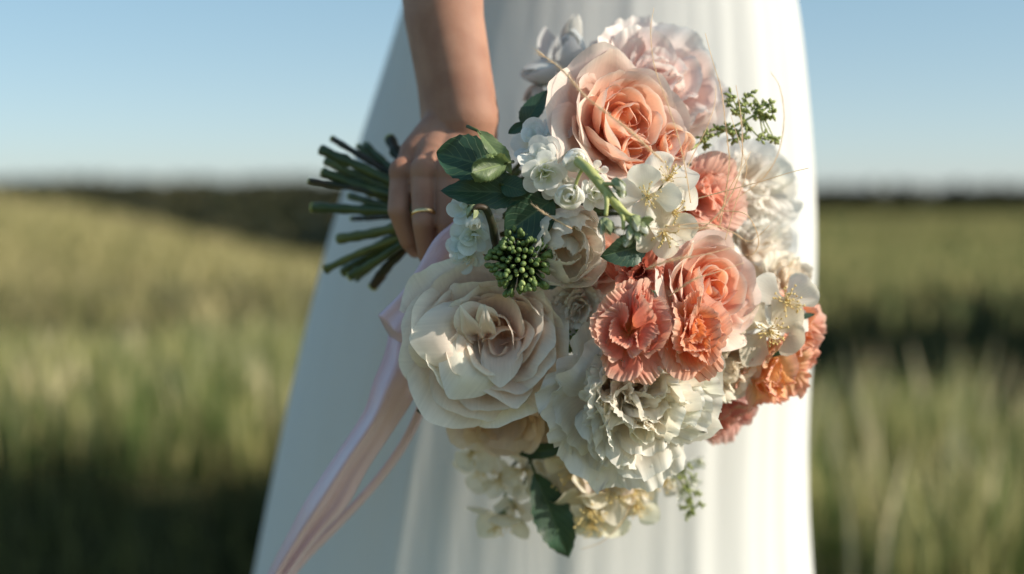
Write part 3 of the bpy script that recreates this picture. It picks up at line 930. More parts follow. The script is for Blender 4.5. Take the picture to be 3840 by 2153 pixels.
GLOBE = [
    dict(n=5, prof=[(.05, -.75), (.95, -.85), (1.15, -.05), (.78, .45)], hw=.8, noise=.07, tipround=.35, ruf=.04, ruff=4, jag=.05, tl=.1, lip=.05),
    dict(n=5, prof=[(.05, -.7), (.8, -.75), (.98, .05), (.55, .6)], hw=.7, noise=.08, tipround=.35, ruf=.05, ruff=4, jag=.06, tl=.1),
    dict(n=5, prof=[(.05, -.6), (.6, -.6), (.75, .1), (.38, .66)], hw=.55, noise=.1, tipround=.3, ruf=.06, ruff=4, jag=.07, tl=.14),
    dict(n=4, prof=[(.04, -.5), (.35, -.4), (.45, .15), (.18, .66)], hw=.4, noise=.12, tipround=.3, ruf=.06, ruff=4, jag=.07, tl=.18, jit=.4),
]
FLORET = [
    dict(n=5, prof=[(.05, -.45), (.55, -.45), (.85, -.2), (1.0, -.08)], hw=.50, noise=.08, lip=.1, wrap=1.6, tipround=.45, tl=.18, base_w=.15, wpeak=.7),
    dict(n=5, prof=[(.05, -.4), (.4, -.36), (.62, -.02), (.66, .14)], hw=.42, noise=.1, wrap=1.2, tipround=.45, tl=.22, base_w=.15, wpeak=.7),
    dict(n=4, prof=[(.04, -.35), (.2, -.25), (.32, .04), (.26, .24)], hw=.28, noise=.12, tipround=.4, tl=.28, jit=.4, base_w=.2, wpeak=.6),
]
FLORET_CLOSED = [
    dict(n=4, prof=[(.05, -.75), (.85, -.75), (1.0, .1), (.55, .55)], hw=.75, noise=.05, tipround=.35, tl=.08, base_w=.3),
    dict(n=4, prof=[(.05, -.65), (.6, -.6), (.75, .15), (.3, .65)], hw=.6, noise=.06, tipround=.35, tl=.1, base_w=.3),
    dict(n=3, prof=[(.04, -.55), (.35, -.4), (.45, .2), (.12, .6)], hw=.4, noise=.08, tipround=.3, tl=.15, base_w=.3),
]

WHITE, CREAM = (.80, .79, .75), (.80, .75, .66)


def front(px, py, dx=0.0, dz=0.0): return (dx, -1.0, dz)


# ---- roses
flower('rose', 'large peach garden rose with quartered apricot heart at the top of the bouquet', 'rose', 'peach garden roses',
       2365, 458, 0.012, (.48, -1, .26), 264, rose_layers(lip=.16), M['petal_blush'], (.91, .78, .71), (.92, .49, .27), 21, .5, edge=(.92, .80, .73),
       swirls=[(.46, -.60, .04, .66, ROSE_HEART, .6), (-.16, -.40, .0, .72, ROSE_HEART[:2], .55)], shift=(.06, .08, -.04))
flower('rose', 'peach garden rose with glowing orange heart right of the ruffled coral blooms', 'rose', 'peach garden roses',
       2690, 1075, 0.012, (.75, -1, .35), 228, rose_layers(lip=.2), M['petal_blush'], (.91, .75, .67), (.92, .45, .24), 33, 1.1, edge=(.92, .79, .72),
       swirls=[])
CREAM_LAYERS = [
    dict(n=6, prof=[(.05, -.78), (.70, -.85), (.98, -.4), (.99, -.10)], hw=.66, noise=.10, lip=.22, wrap=1.2, spiral=.06, point=.08, tipround=.32, ruf=.05, ruff=5),
    dict(n=5, prof=[(.05, -.7), (.62, -.76), (.90, -.28), (.88, .02)], hw=.62, noise=.11, lip=.2, wrap=1.05, spiral=.09, point=.06, tipround=.32, ruf=.05, ruff=5),
    dict(n=6, prof=[(.05, -.66), (.52, -.68), (.78, -.18), (.75, .08)], hw=.56, noise=.11, lip=.18, spiral=.10, point=.05, tipround=.3, ruf=.05, ruff=5),
    dict(n=6, prof=[(.05, -.64), (.46, -.62), (.68, -.12), (.63, .12)], hw=.50, noise=.12, lip=.16, spiral=.10, point=.04, tipround=.3, ruf=.05, ruff=5),
    dict(n=5, prof=[(.05, -.58), (.38, -.52), (.56, -.08), (.50, .13)], hw=.46, noise=.14, lip=.14, spiral=.12, tipround=.28, ruf=.05, ruff=4),
] + CREAM_HEART
flower('rose', 'largest cream rose with folded heart, in shade at lower left beside the ribbon', 'rose', 'cream roses',
       1815, 1278, 0.014, (-.02, -1, .02), 305, CREAM_LAYERS, M['petal'], (.93, .855, .775), (.92, .75, .64), 46, .2, edge=(.94, .89, .82), shift=(.22, -.06, .02),
       extra=[dict(t=.3, th=3.0, prof=[(.0, -.5), (.2, -.42), (.36, .08), (.62, .20)], hw=.52, noise=.05, lip=.5, wrap=1.3, tipround=.4, point=.06, at=(.02, .08, .02)),
              dict(t=.35, th=3.9, prof=[(.0, -.5), (.18, -.42), (.34, .06), (.60, .13)], hw=.56, noise=.05, lip=.32, wrap=1.5, tipround=.4, point=.1, at=(.06, -.02, .03)),
              dict(t=.45, th=2.2, prof=[(.0, -.5), (.15, -.42), (.30, .05), (.38, .20)], hw=.30, noise=.10, lip=.3, wrap=.9, tipround=.35, at=(.05, .1, .03)),
              dict(t=.4, th=1.75, prof=[(.0, -.5), (.12, -.42), (.16, .02), (.26, .19)], hw=.24, noise=.12, lip=.2, wrap=.8, tipround=.45, point=.14, at=(.12, .12, .03)),
              dict(t=.4, th=1.45, prof=[(.0, -.4), (.08, -.3), (.10, .06), (.30, .20)], hw=.15, noise=.14, lip=.12, wrap=.7, tipround=.5, point=.2, at=(.06, .0, .04)),
              dict(t=.4, th=1.75, prof=[(.0, -.4), (.08, -.3), (.10, .05), (.32, .18)], hw=.17, noise=.14, lip=.12, wrap=.7, tipround=.5, point=.2, at=(-.10, .02, .03)),
              dict(t=.4, th=4.5, prof=[(.0, -.45), (.14, -.36), (.2, .02), (.42, .14)], hw=.34, noise=.1, lip=.25, wrap=1.2, tipround=.4, point=.06, at=(.2, -.06, .02), ruf=.05, ruff=4)])
flower('rose', 'shaded beige rose tucked under the largest cream rose', 'rose', 'cream roses',
       1890, 1590, 0.075, (-.05, -.7, -.7), 250, rose_layers(lip=.25)[:5], M['petal'], (.88, .78, .69), (.85, .70, .58), 52, .9)

flower('rose', 'half hidden dusty blush rose between the closed ivory peony and the deep coral bloom', 'rose', 'peach garden roses',
       2240, 985, 0.03, (.25, -1, .1), 125, rose_layers(lip=.2), M['petal_blush'], (.88, .68, .58), (.86, .48, .34), 55, .4, edge=(.90, .72, .62))

# ---- peonies and loose white blooms
flower('peony', 'blurred pale pink peony behind the top of the peach rose', 'peony', 'peonies',
       2455, 295, 0.095, (.3, -.9, .55), 275, peony_layers(), M['petal'], (.94, .84, .81), (.93, .76, .72), 61, .3, edge=(.94, .90, .87))
flower('peony', 'closed ivory peony in the shade at the middle of the bouquet', 'peony', 'peonies',
       2128, 925, 0.008, (.25, -1, -.1), 160, GLOBE, M['petal_white'], (.93, .91, .86), (.92, .88, .80), 63, .8)
flower('peony', 'wide loose white peony with sunlit ragged petal edges at the bottom', 'peony', 'peonies',
       2420, 1515, 0.0, (.25, -1, -.14), 312, peony_layers(ruf=.075, jag=.11, dense=1.6, wild=1.15), M['petal_white'], (.94, .92, .87), (.94, .87, .76), 67, .1, edge=(.93, .92, .87))
flower('lisianthus', 'small ivory ruffled bloom in shade below the closed ivory peony', 'lisianthus', 'white ruffled blooms',
       2165, 1165, 0.025, (-.1, -1, -.3), 115, peony_layers(ruf=.06, dense=.7), M['petal_white'], (.91, .88, .82), (.90, .86, .78), 71)
flower('peony', 'large blurred white ruffled bloom right of the feathery grass', 'lisianthus', 'white ruffled blooms',
       2835, 700, 0.13, (.55, -1, .3), 190, peony_layers(ruf=.06, jag=.06, dense=.7), M['petal_white'], (.93, .91, .88), (.92, .88, .83), 73)
flower('peony', 'blurred white bloom under the large blurred white one, right of the peach rose', 'lisianthus', 'white ruffled blooms',
       2860, 930, 0.125, (.6, -1, .1), 165, peony_layers(ruf=.06, jag=.06, dense=.7), M['petal_white'], (.93, .91, .88), (.92, .88, .83), 74)
flower('lisianthus', 'cream bloom at the right rim above the coral edge', 'lisianthus', 'white ruffled blooms',
       2985, 1055, 0.10, (.7, -.8, .5), 115, peony_layers(ruf=.06, jag=.06, dense=.7), M['petal_white'], (.92, .87, .78), (.90, .80, .68), 75)
flower('lisianthus', 'white bloom wedged between the apricot rim bloom and the loose white peony', 'lisianthus', 'white ruffled blooms',
       2745, 1400, 0.05, (.55, -.7, -.5), 165, peony_layers(ruf=.06, jag=.06, dense=.7), M['petal_white'], (.92, .89, .82), (.90, .82, .70), 77)

# ---- coral ruffled blooms
CORAL, CORAL2, APR = (.74, .28, .19), (.78, .33, .22), (.84, .40, .10)
flower('carnation', 'coral ruffled bloom with pale crinkled edges, left of the front pair', 'carnation', 'coral ruffled blooms',
       2395, 1228, -0.034, (.22, -1, .30), 154, ruffled_layers((6, 6, 6, 4), .065), M['petal_coral'], (.80, .34, .25), (.78, .29, .20), 81, edge=(.89, .60, .47), base=APR).scale = (.86, 1.12, 1)
flower('carnation', 'orange coral ruffled bloom with yellow base, right of the front pair', 'carnation', 'coral ruffled blooms',
       2630, 1245, -0.022, (.50, -1, .18), 146, ruffled_layers((6, 6, 5, 4), .065), M['petal_coral'], (.84, .37, .22), (.85, .38, .15), 83, edge=(.89, .58, .45), base=(.86, .45, .08)).scale = (.9, 1.1, 1)
flower('carnation', 'deep coral bloom in shade above the front pair of ruffled blooms', 'carnation', 'coral ruffled blooms',
       2390, 1020, 0.004, (-.1, -1, .15), 125, ruffled_layers((6, 5, 5, 4), .065), M['petal_coral'], (.70, .22, .15), (.68, .2, .13), 85, edge=(.76, .36, .27), base=APR)
flower('carnation', 'soft blurred salmon bloom right of the top peach rose', 'carnation', 'coral ruffled blooms',
       2665, 740, 0.055, (.6, -1, .2), 158, ruffled_layers((7, 6, 6, 5), .065), M['petal_coral'], (.86, .52, .42), (.85, .45, .33), 87, edge=(.87, .64, .55), base=(.85, .5, .2))
flower('carnation', 'coral fringe bloom at the far right rim beside the white stamened blossom', 'carnation', 'coral ruffled blooms',
       3025, 1240, 0.075, (.85, -.7, .0), 138, ruffled_layers((7, 6, 5, 4), .065), M['petal_coral'], (.86, .46, .35), (.87, .48, .24), 89, edge=(.89, .60, .50), base=APR)
flower('carnation', 'apricot bloom with coral crinkled rim at the lower right edge', 'carnation', 'coral ruffled blooms',
       2945, 1415, 0.06, (.6, -.75, -.55), 150, ruffled_layers((6, 6, 4, 3), .065), M['petal_coral'], (.89, .60, .38), (.89, .55, .25), 91, edge=(.87, .47, .37), base=(.85, .55, .2))
flower('carnation', 'blurred dusty pink bloom hanging below the white peony at right', 'carnation', 'coral ruffled blooms',
       2735, 1585, 0.10, (.3, -.7, -.65), 130, ruffled_layers((6, 5, 4, 3), .065), M['petal_coral'], (.87, .55, .50), (.86, .48, .42), 93, edge=(.90, .66, .60))

def stem_part(parent, pts, r0, r1, mat='stem_pale', name='stem', n=8):
    inv = parent.matrix_basis.inverted()
    c = catmull([inv @ P(*p) for p in pts], 6)
    mb = MB(); m = len(c)
    mb.tube(c, [r0 + (r1 - r0) * k / (m - 1) for k in range(m)], n)
    return mb.build(name, M[mat], parent)


# ------------------------------------------------------------------ mock orange blossoms
MOCK = [dict(n=4, prof=[(.04, -.12), (.45, -.16), (.8, -.02), (1.0, .10)], hw=.54, noise=.15, wrap=2.0, tipround=.42, base_w=.16, wpeak=.72, tl=.2, jit=.15, ruf=.06, ruff=3.0, point=.05)]


def mock_orange(label, px, py, Y, axis, Rpx, seed, roll=0.0, col=(.92, .90, .83), n=26, cup=0.0, group='white stamened blossoms'):
    ly = [dict(MOCK[0], prof=[(.04, -.12), (.45, -.16 + cup * .3), (.8 - .2 * cup, -.02 + cup * .6), (1.0 - .35 * cup, .10 + cup)])]
    root = flower('blossom', label, 'blossom', group, px, py, Y, axis, Rpx, ly, M['petal_white'], col, col, seed, roll, calyx=True)
    Rm = S(Rpx, Y)
    rng = np.random.default_rng(seed + 500)
    mb = MB()
    for k in range(n):
        a = rng.uniform(0, 6.28); r = rng.uniform(.12, .46); h = rng.uniform(.22, .42)
        p0 = Vector((.05 * math.cos(a), .05 * math.sin(a), -.08)) * Rm
        p2 = Vector((r * math.cos(a), r * math.sin(a), h)) * Rm
        p1 = Vector((r * .45 * math.cos(a), r * .45 * math.sin(a), h * .6)) * Rm
        mb.tube([p0, p1, p2], .007 * Rm, 4, False)
        mb.ball(p2, .026 * Rm, (rng.normal(), rng.normal(), rng.normal()), 6, 4, 1.5)
    for a in range(4):
        mb.tube([Vector((0, 0, -.08)) * Rm, Vector((.05 * math.cos(a * 1.57), .05 * math.sin(a * 1.57), .3)) * Rm], .02 * Rm, 5)
    o = mb.build('stamens', M['stamen'], root); o['kind'] = 'stuff'
    if py > 1650:
        stem_part(root, [(px, py, Y + .012), ((px * 2 + 2150) / 3, (py * 2 + 1560) / 3 - 15, Y + .018), (2150 + (px - 2150) * .25, 1560, .095)], .0013, .0017, 'stem', 'stem', 6)
    return root


mock_orange('open white blossom facing forward with dotted yellow stamens, left of the trio', 2425, 735, -0.03, (-.1, -1, .05), 122, 201, .75)
mock_orange('white blossom at the top of the trio, under the feathery plume end', 2505, 672, -0.018, (.35, -1, .45), 122, 202, .2)
mock_orange('white blossom in the trio with a long petal pointing right', 2530, 800, -0.016, (.45, -1, -.1), 128, 203, 1.2)
mock_orange('drooping white blossom with two hanging rounded petals above the coral blooms', 2490, 870, -0.02, (.1, -1, -.5), 120, 204, .8, col=(.82, .78, .68))
mock_orange('big white blossom with fine yellow stamens at the right rim', 2940, 1135, 0.045, (.25, -1, .2), 150, 205, .5, n=32)
mock_orange('creamy blossom below the big stamened one at the right rim', 2885, 1240, 0.04, (.1, -1, -.2), 145, 206, 1.0, col=(.82, .76, .64), n=32)
mock_orange('cream blossom facing down at the bottom cluster, left of centre', 2105, 1825, 0.11, (-.3, -.8, -.5), 140, 207, .3, col=(.88, .83, .70))
mock_orange('cream blossom in the middle of the bottom cluster', 2205, 1905, 0.105, (.1, -.8, -.6), 150, 208, .9, col=(.88, .83, .70))
mock_orange('upper cream blossom of the bottom cluster, tucked under the loose peony', 2150, 1725, 0.105, (-.1, -.9, .1), 130, 209, 1.3, col=(.88, .83, .70))
mock_orange('warm cream blossom at the right of the bottom cluster', 2360, 1835, 0.11, (.3, -.9, -.4), 150, 210, .1, col=(.88, .83, .70))
mock_orange('cream blossom low in the middle of the bottom cluster, right of the wavy leaf', 2290, 1920, 0.12, (.2, -1, -.3), 120, 213, .4, col=(.88, .83, .70))
mock_orange('pinkish white blossom just under the loose peony at the bottom', 2280, 1745, 0.10, (.1, -1, -.1), 130, 214, .9, col=(.80, .70, .62))
mock_orange('white blossom at the right end of the bottom cluster under the loose peony', 2420, 1735, 0.10, (.4, -1, -.2), 125, 215, .3, col=(.82, .78, .70))
mock_orange('cream blossom at the very bottom right of the wavy leaf', 2220, 1965, 0.115, (.0, -1, -.5), 110, 216, 1.1, col=(.88, .83, .70))
mock_orange('cream blossom tucked behind the wavy leaf near its top', 2060, 1745, 0.12, (-.4, -1, .0), 110, 217, .5, col=(.88, .83, .70))
mock_orange('white blossom hanging left of the low sprig', 2480, 1800, 0.12, (.5, -1, -.3), 105, 218, .2, col=(.84, .80, .72))
mock_orange('cream blossom between the loose peony and the wavy leaf', 2150, 1760, 0.10, (-.1, -1, -.2), 120, 219, .7, col=(.86, .80, .66))
for (lab, x, y, Y, ax, R0, sd) in [
    ('small cream blossom directly right of the wavy leaf', 2190, 1830, .105, (.2, -1, .1), 105, 221),
    ('small cream blossom above the lowest right edge of the bottom cluster', 2300, 1850, .10, (.1, -1, .2), 108, 222),
    ('blurred pale blossom at the left end under the beige rose', 1775, 1690, .125, (-.4, -1, -.1), 100, 223),
    ('blurred pale blossom hanging between the beige rose and the lowest dangling one', 1880, 1790, .13, (-.2, -1, -.3), 95, 224),
    ('pale blossom just left of the top of the wavy leaf', 1965, 1760, .12, (-.3, -1, .0), 100, 225),
    ('cream blossom filling the middle of the bottom cluster', 2240, 1800, .10, (.0, -1, .2), 110, 226),
    ('cream blossom at the lower right corner of the bottom cluster', 2385, 1900, .115, (.4, -1, -.3), 100, 227),
    ('second dangling blossom close beside the lowest one', 1930, 1900, .13, (.3, -1, -.2), 90, 228)]:
    mock_orange(lab, x, y, Y, ax, R0, sd, sd * .7, col=(.88, .83, .71))
mock_orange('lowest white blossom dangling alone at the left below the bouquet', 1880, 1945, 0.13, (-.15, -.6, -.8), 125, 211, .6, col=(.88, .83, .70), cup=.35)
mock_orange('dim blurred blossom above the lowest dangling one', 1800, 1745, 0.14, (-.3, -.8, -.2), 105, 212, .2, col=(.88, .83, .70), cup=.2)

# ------------------------------------------------------------------ white stock: stems with double florets and buds
def floret(parent, px, py, Y, axis, Rpx, seed, layers=FLORET, col=(.90, .90, .87), heart=(.86, .87, .70)):
    rng = np.random.default_rng(seed)
    inv = parent.matrix_basis.inverted()
    Rm = S(Rpx, Y)
    mb = MB()
    mb.tube([Vector((0, 0, -.35)) * Rm, Vector((0, 0, -.6)) * Rm, Vector((0, 0, -1.1)) * Rm], [.16 * Rm, .14 * Rm, .07 * Rm], 7)
    c = mb.build('floret', M['sepal'], parent)
    c.rotation_mode = 'QUATERNION'
    c.rotation_quaternion = frame_quat(axis, rng.uniform(0, 6.28))
    c.location = inv @ P(px, py, Y)
    for li, la in enumerate(layers):
        la = dict(la); n = la.pop('n'); jt = la.pop('jit', .15); tl = la.pop('tl', .06)
        for k in range(n):
            th = li * 2.4 + 2 * math.pi * k / n + rng.normal(0, jt)
            kw = {a: b for a, b in la.items() if a != 'prof'}
            kw['hw'] *= rng.uniform(.88, 1.12)
            v, f, uv = petal_mesh(la['prof'], th=th, rng=rng, tilt=(rng.normal(0, tl), rng.normal(0, tl)), scale=Rm, nu=8, nv=7, **kw)
            o = mesh_obj('petal', v, f, M['petal_white'], c, uv)
            paint(o, col, heart, col, rng, .03)
    return c


def bud(parent, px, py, Y, axis, Rpx, seed, white=True, stretch=1.35):
    """closed bud: sepals round a pale tip"""
    rng = np.random.default_rng(seed)
    inv = parent.matrix_basis.inverted()
    Rm = S(Rpx, Y)
    mb = MB()
    for k in range(4):
        v, f, uv = petal_mesh([(.05, -stretch), (.95, -stretch), (1.02, .1), (.62, stretch * .62)], .72, th=k * 1.57, rng=rng, tipround=.5, noise=.05, scale=Rm, nu=6, nv=7, point=.12, lip=.25, tilt=(rng.normal(0, .06), 0))
        mb.add(v, f, uv)
    b = mb.build('bud', M['sepal'], parent)
    b.rotation_mode = 'QUATERNION'; b.rotation_quaternion = frame_quat(axis, rng.uniform(0, 6.28)); b.location = inv @ P(px, py, Y)
    if white:
        for k in range(3):
            v, f, uv = petal_mesh([(.05, -stretch * .6), (.8, -stretch * .6), (.86, .35), (.12, stretch * 1.0)], .66, th=k * 2.1 + .5, rng=rng, tipround=.3, noise=.05, scale=Rm, nu=6, nv=6)
            paint(mesh_obj('petal', v, f, M['petal_white'], b, uv), (.90, .90, .80), (.7, .76, .5), (.92, .92, .86), rng)
    return b


def stock_sun():
    r = empty('stock_flower', P(2190, 640, -.03), None, 'white stock with pale green stem and buds curving across the peach rose', 'stock flower', 'white stock flowers')
    stem_part(r, [(2085, 560, .03), (2190, 622, -.035), (2250, 690, -.045), (2310, 765, -.05), (2362, 822, -.052), (2400, 850, -.05)], .0037, .0026)
    stem_part(r, [(2250, 690, -.045), (2285, 690, -.05), (2315, 694, -.052)], .0016, .0012, name='stalk')
    stem_part(r, [(2262, 705, -.045), (2275, 745, -.052), (2272, 810, -.055)], .002, .0013, name='stalk')
    stem_part(r, [(2318, 778, -.05), (2335, 815, -.054), (2338, 862, -.055)], .0016, .0012, name='stalk')
    stem_part(r, [(2300, 752, -.05), (2350, 800, -.054), (2398, 815, -.052)], .0016, .0012, name='stalk')
    stem_part(r, [(2190, 625, -.035), (2168, 665, -.03), (2155, 710, -.025)], .0013, .001, name='stalk')
    bud(r, 2322, 694, -.052, (.5, -.6, -.5), 27, 1)
    bud(r, 2330, 722, -.05, (.3, -.6, -.8), 20, 2)
    bud(r, 2262, 848, -.054, (-.25, -.25, -1), 26, 3)
    bud(r, 2286, 856, -.057, (.25, -.35, -1), 25, 4, False)
    bud(r, 2385, 838, -.056, (.1, -.6, -.8), 27, 5)
    bud(r, 2412, 858, -.056, (.4, -.7, -.5), 25, 6)
    bud(r, 2362, 872, -.055, (-.2, -.6, -.9), 25, 7)
    bud(r, 2392, 886, -.056, (.2, -.5, -.9), 23, 8)
    bud(r, 2430, 828, -.05, (.8, -.5, -.1), 20, 9, False)
    bud(r, 2352, 902, -.054, (-.3, -.5, -.8), 22, 10)
    floret(r, 2030, 590, -.012, (-.15, -1, .35), 92, 11)
    floret(r, 2045, 660, -.018, (.05, -1, -.35), 88, 12, heart=(.66, .70, .42))
    floret(r, 2000, 520, .01, (-.35, -.9, .5), 92, 13, col=(.87, .90, .90))
    floret(r, 2085, 495, .012, (.2, -.9, .6), 74, 14, col=(.87, .90, .90))
    floret(r, 2160, 603, -.02, (.35, -.8, .25), 58, 15, FLORET_CLOSED)
    floret(r, 2135, 738, -.03, (-.05, -1, .15), 62, 16, FLORET_CLOSED)
    floret(r, 2232, 730, -.012, (.1, -1, -.2), 70, 17)
    floret(r, 2095, 700, -.004, (-.1, -1, -.2), 70, 18)
    floret(r, 2248, 640, -.012, (.5, -.9, .3), 42, 19, FLORET[:1])


def stock_shade():
    r = empty('stock_flower', P(1830, 900, .01), None, 'white stock florets with a hooked green bud stalk in shade at the left rim', 'stock flower', 'white stock flowers')
    stem_part(r, [(1880, 960, .05), (1858, 905, .012), (1845, 840, -.004), (1822, 785, -.012), (1790, 776, -.015), (1768, 792, -.015)], .0035, .0016, 'stem_dark')
    floret(r, 1738, 765, .006, (-.5, -.9, .3), 76, 31, col=(.85, .90, .90))
    floret(r, 1820, 765, .02, (.1, -1, .4), 82, 32, col=(.87, .90, .88))
    floret(r, 1775, 885, .008, (.0, -1, -.2), 86, 33, col=(.85, .90, .90))
    floret(r, 1722, 905, .016, (-.7, -.8, .0), 74, 34, col=(.84, .90, .90))
    floret(r, 1738, 970, .02, (-.4, -.9, -.5), 70, 35, col=(.85, .90, .89))
    floret(r, 1840, 850, .026, (.4, -1, -.1), 66, 36, col=(.87, .89, .86))
    bud(r, 1772, 800, -.014, (-.3, -.5, -.9), 26, 37, False)
    floret(r, 1775, 838, -.012, (.15, -.7, -.75), 36, 38, FLORET_CLOSED)


stock_sun()
stock_shade()

# ------------------------------------------------------------------ green bud clusters
def bud_cluster(label, px, py, Y, Rpx, n, seed, light=(0, 0, 0), br=10.5):
    rng = np.random.default_rng(seed)
    loc = P(px, py, Y)
    r = empty('bud_cluster', loc, None, label, 'bud cluster', 'green bud clusters')
    Rm = S(Rpx, Y); b = S(br, Y)
    mb = MB()
    meshes = []
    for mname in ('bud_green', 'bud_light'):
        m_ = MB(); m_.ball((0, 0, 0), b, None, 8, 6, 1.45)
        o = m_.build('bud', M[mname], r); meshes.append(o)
    first = {0: True, 1: True}
    core = Vector((0, .55 * Rm, 0))
    tips = []
    for i in range(n):
        g = (i + .5) / n
        ph = math.acos(1 - 1.15 * g); th = i * 2.39996 + rng.normal(0, .15)
        d = Vector((math.sin(ph) * math.cos(th), -math.cos(ph), math.sin(ph) * math.sin(th)))
        lump = 1 + .16 * math.sin(5 * th + 2) * math.sin(ph * 3)
        p = Vector((d.x * Rm * lump, d.y * Rm * .62 * lump + rng.normal(0, .07 * Rm), d.z * Rm * lump))
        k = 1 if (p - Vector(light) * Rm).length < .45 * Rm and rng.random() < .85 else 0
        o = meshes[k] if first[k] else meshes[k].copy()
        if not first[k]: link(o, r)
        first[k] = False
        o.location = p
        o.rotation_mode = 'QUATERNION'
        dd = (d + Vector(rng.normal(0, .25, 3))).normalized()
        o.rotation_quaternion = dd.to_track_quat('Z', 'Y')
        o.scale = [rng.uniform(.75, 1.15)] * 3
        mb.tube([core + (p - core) * .12, core + (p - core) * .55 + Vector(rng.normal(0, .04 * Rm, 3)), p], [.0011, .0009, .0008], 5, False)
    st = mb.build('stalks', M['stem'], r); st['kind'] = 'stuff'


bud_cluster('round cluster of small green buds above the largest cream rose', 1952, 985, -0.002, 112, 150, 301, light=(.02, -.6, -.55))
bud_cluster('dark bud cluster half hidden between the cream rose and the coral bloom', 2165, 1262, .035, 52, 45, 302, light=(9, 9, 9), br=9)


# ------------------------------------------------------------------ sprigs
def star(parent, loc, r, rng, name='leaflet_tuft'):
    mb = MB()
    for k in range(9):
        d = Vector(rng.normal(0, 1, 3)); d.y -= .4; d.normalize()
        q = d.to_track_quat('Z', 'Y')
        L = r * rng.uniform(.7, 1.15); w = r * .27
        v = [q @ Vector(p) for p in ((0, 0, 0), (w, 0, L * .6), (0, w * .8, L * .65), (-w, 0, L * .6), (0, -w * .8, L * .65), (0, 0, L))]
        mb.add(v, [(0, 1, 2), (0, 2, 3), (0, 3, 4), (0, 4, 1), (5, 2, 1), (5, 3, 2), (5, 4, 3), (5, 1, 4)])
    o = mb.build(name, M['sprig'], parent); o.location = loc
    return o


def sprig_top():
    rng = np.random.default_rng(401)
    base = P(2600, 545, .06)
    r = empty('green_sprig', base, None, 'green sprig of tiny star shaped buds against the dress at upper right', 'sprig')
    Y = .062
    main = [(2590, 560, .05), (2650, 520, Y), (2720, 490, Y), (2790, 455, Y), (2850, 420, Y), (2885, 400, Y)]
    stem_part(r, main, .0012, .0007, 'sprig', 'branch', 5)
    tufts = [(2632, 515), (2655, 500), (2690, 488), (2722, 475), (2745, 485), (2742, 355), (2735, 385), (2772, 400), (2760, 425), (2795, 370), (2800, 405), (2828, 395), (2848, 410),
             (2868, 395), (2885, 388), (2898, 425), (2880, 440), (2855, 445), (2838, 430), (2805, 475), (2770, 500), (2792, 515), (2862, 505), (2890, 520), (2850, 520), (2905, 528), (2815, 350), (2640, 540), (2750, 520)]
    for x, y in tufts:
        k = min(main, key=lambda m: (m[0] - x) ** 2 + (m[1] - y) ** 2)
        dY = Y + rng.normal(0, .006)
        stem_part(r, [k, ((k[0] + x) / 2 + rng.normal(0, 6), (k[1] + y) / 2, (Y + dY) / 2), (x, y, dY)], .0007, .0005, 'sprig', 'twig', 4)
        star(r, P(x, y, dY) - base, S(30, Y), rng)


def sprig_low():
    rng = np.random.default_rng(402)
    base = P(2560, 1720, .11)
    r = empty('green_sprig', base, None, 'blurred sprig with white buds hanging low at right', 'sprig')
    Y = .12
    main = [(2540, 1690, .10), (2560, 1760, Y), (2585, 1840, Y), (2600, 1910, Y)]
    stem_part(r, main, .0013, .0008, 'sprig', 'branch', 5)
    for x, y in [(2535, 1760), (2555, 1790), (2600, 1790), (2590, 1750), (2570, 1830), (2615, 1850), (2580, 1880), (2630, 1890), (2595, 1925), (2560, 1900), (2575, 1935)]:
        k = min(main, key=lambda m: (m[0] - x) ** 2 + (m[1] - y) ** 2)
        stem_part(r, [k, ((k[0] + x) / 2, (k[1] + y) / 2 - 5, Y), (x, y, Y)], .0008, .0006, 'sprig', 'twig', 4)
        star(r, P(x, y, Y) - base, S(24, Y), rng)
    for i, (x, y) in enumerate([(2530, 1800), (2605, 1820), (2560, 1860), (2620, 1740), (2520, 1730)]):
        floret(r, x, y, Y, (rng.normal(0, .5), -1, rng.normal(0, .5)), 36, 410 + i, FLORET[:2])


sprig_top()
sprig_low()

# ------------------------------------------------------------------ buds and pale petals at the upper left
def pale_bud(label, px, py, Y, axis, Rpx, seed, col):
    r = flower('flower_bud', label, 'bud', 'pale buds at the upper left', px, py, Y, axis, Rpx,
               [dict(n=3, prof=[(.05, -1.0), (.75, -1.0), (.8, .2), (.42, 1.0)], hw=.95, noise=.05, tipround=.45, tl=.1, base_w=.3, point=.12, lip=.1),
                dict(n=3, prof=[(.05, -.9), (.5, -.85), (.55, .2), (.15, .95)], hw=.65, noise=.05, tipround=.4, tl=.07, base_w=.3)], M['petal_white'], col, col, seed)
    a = Vector(axis).normalized() * S(Rpx, Y)
    b0 = r.location - a * 1.2; b1 = r.location - a * 2.2 + Vector((0.01, -.01, -.01)); b2 = P(2180, 560, .10)
    inv = r.matrix_basis.inverted()
    c = catmull([inv @ b0, inv @ b1, inv @ b2], 6)
    mb = MB(); mb.tube(c, .0013, 6); mb.build('stem', M['stem'], r)
    return r


pale_bud('pale upright bud peeking above the pink peony at left', 2145, 125, .145, (.12, -.5, 1), 62, 501, (.80, .79, .76))
pale_bud('bluish white bud pointing left beside the peach rose', 2040, 268, .14, (-1, -.45, -.12), 74, 502, (.72, .77, .79))
pale_bud('bluish white petal bud standing behind the peach rose', 2120, 215, .145, (.0, -.7, .7), 105, 503, (.74, .77, .79))
pale_bud('dim white bud hanging against the dress left of the peach rose', 2000, 360, .14, (-.4, -.5, -.7), 46, 504, (.74, .72, .68))

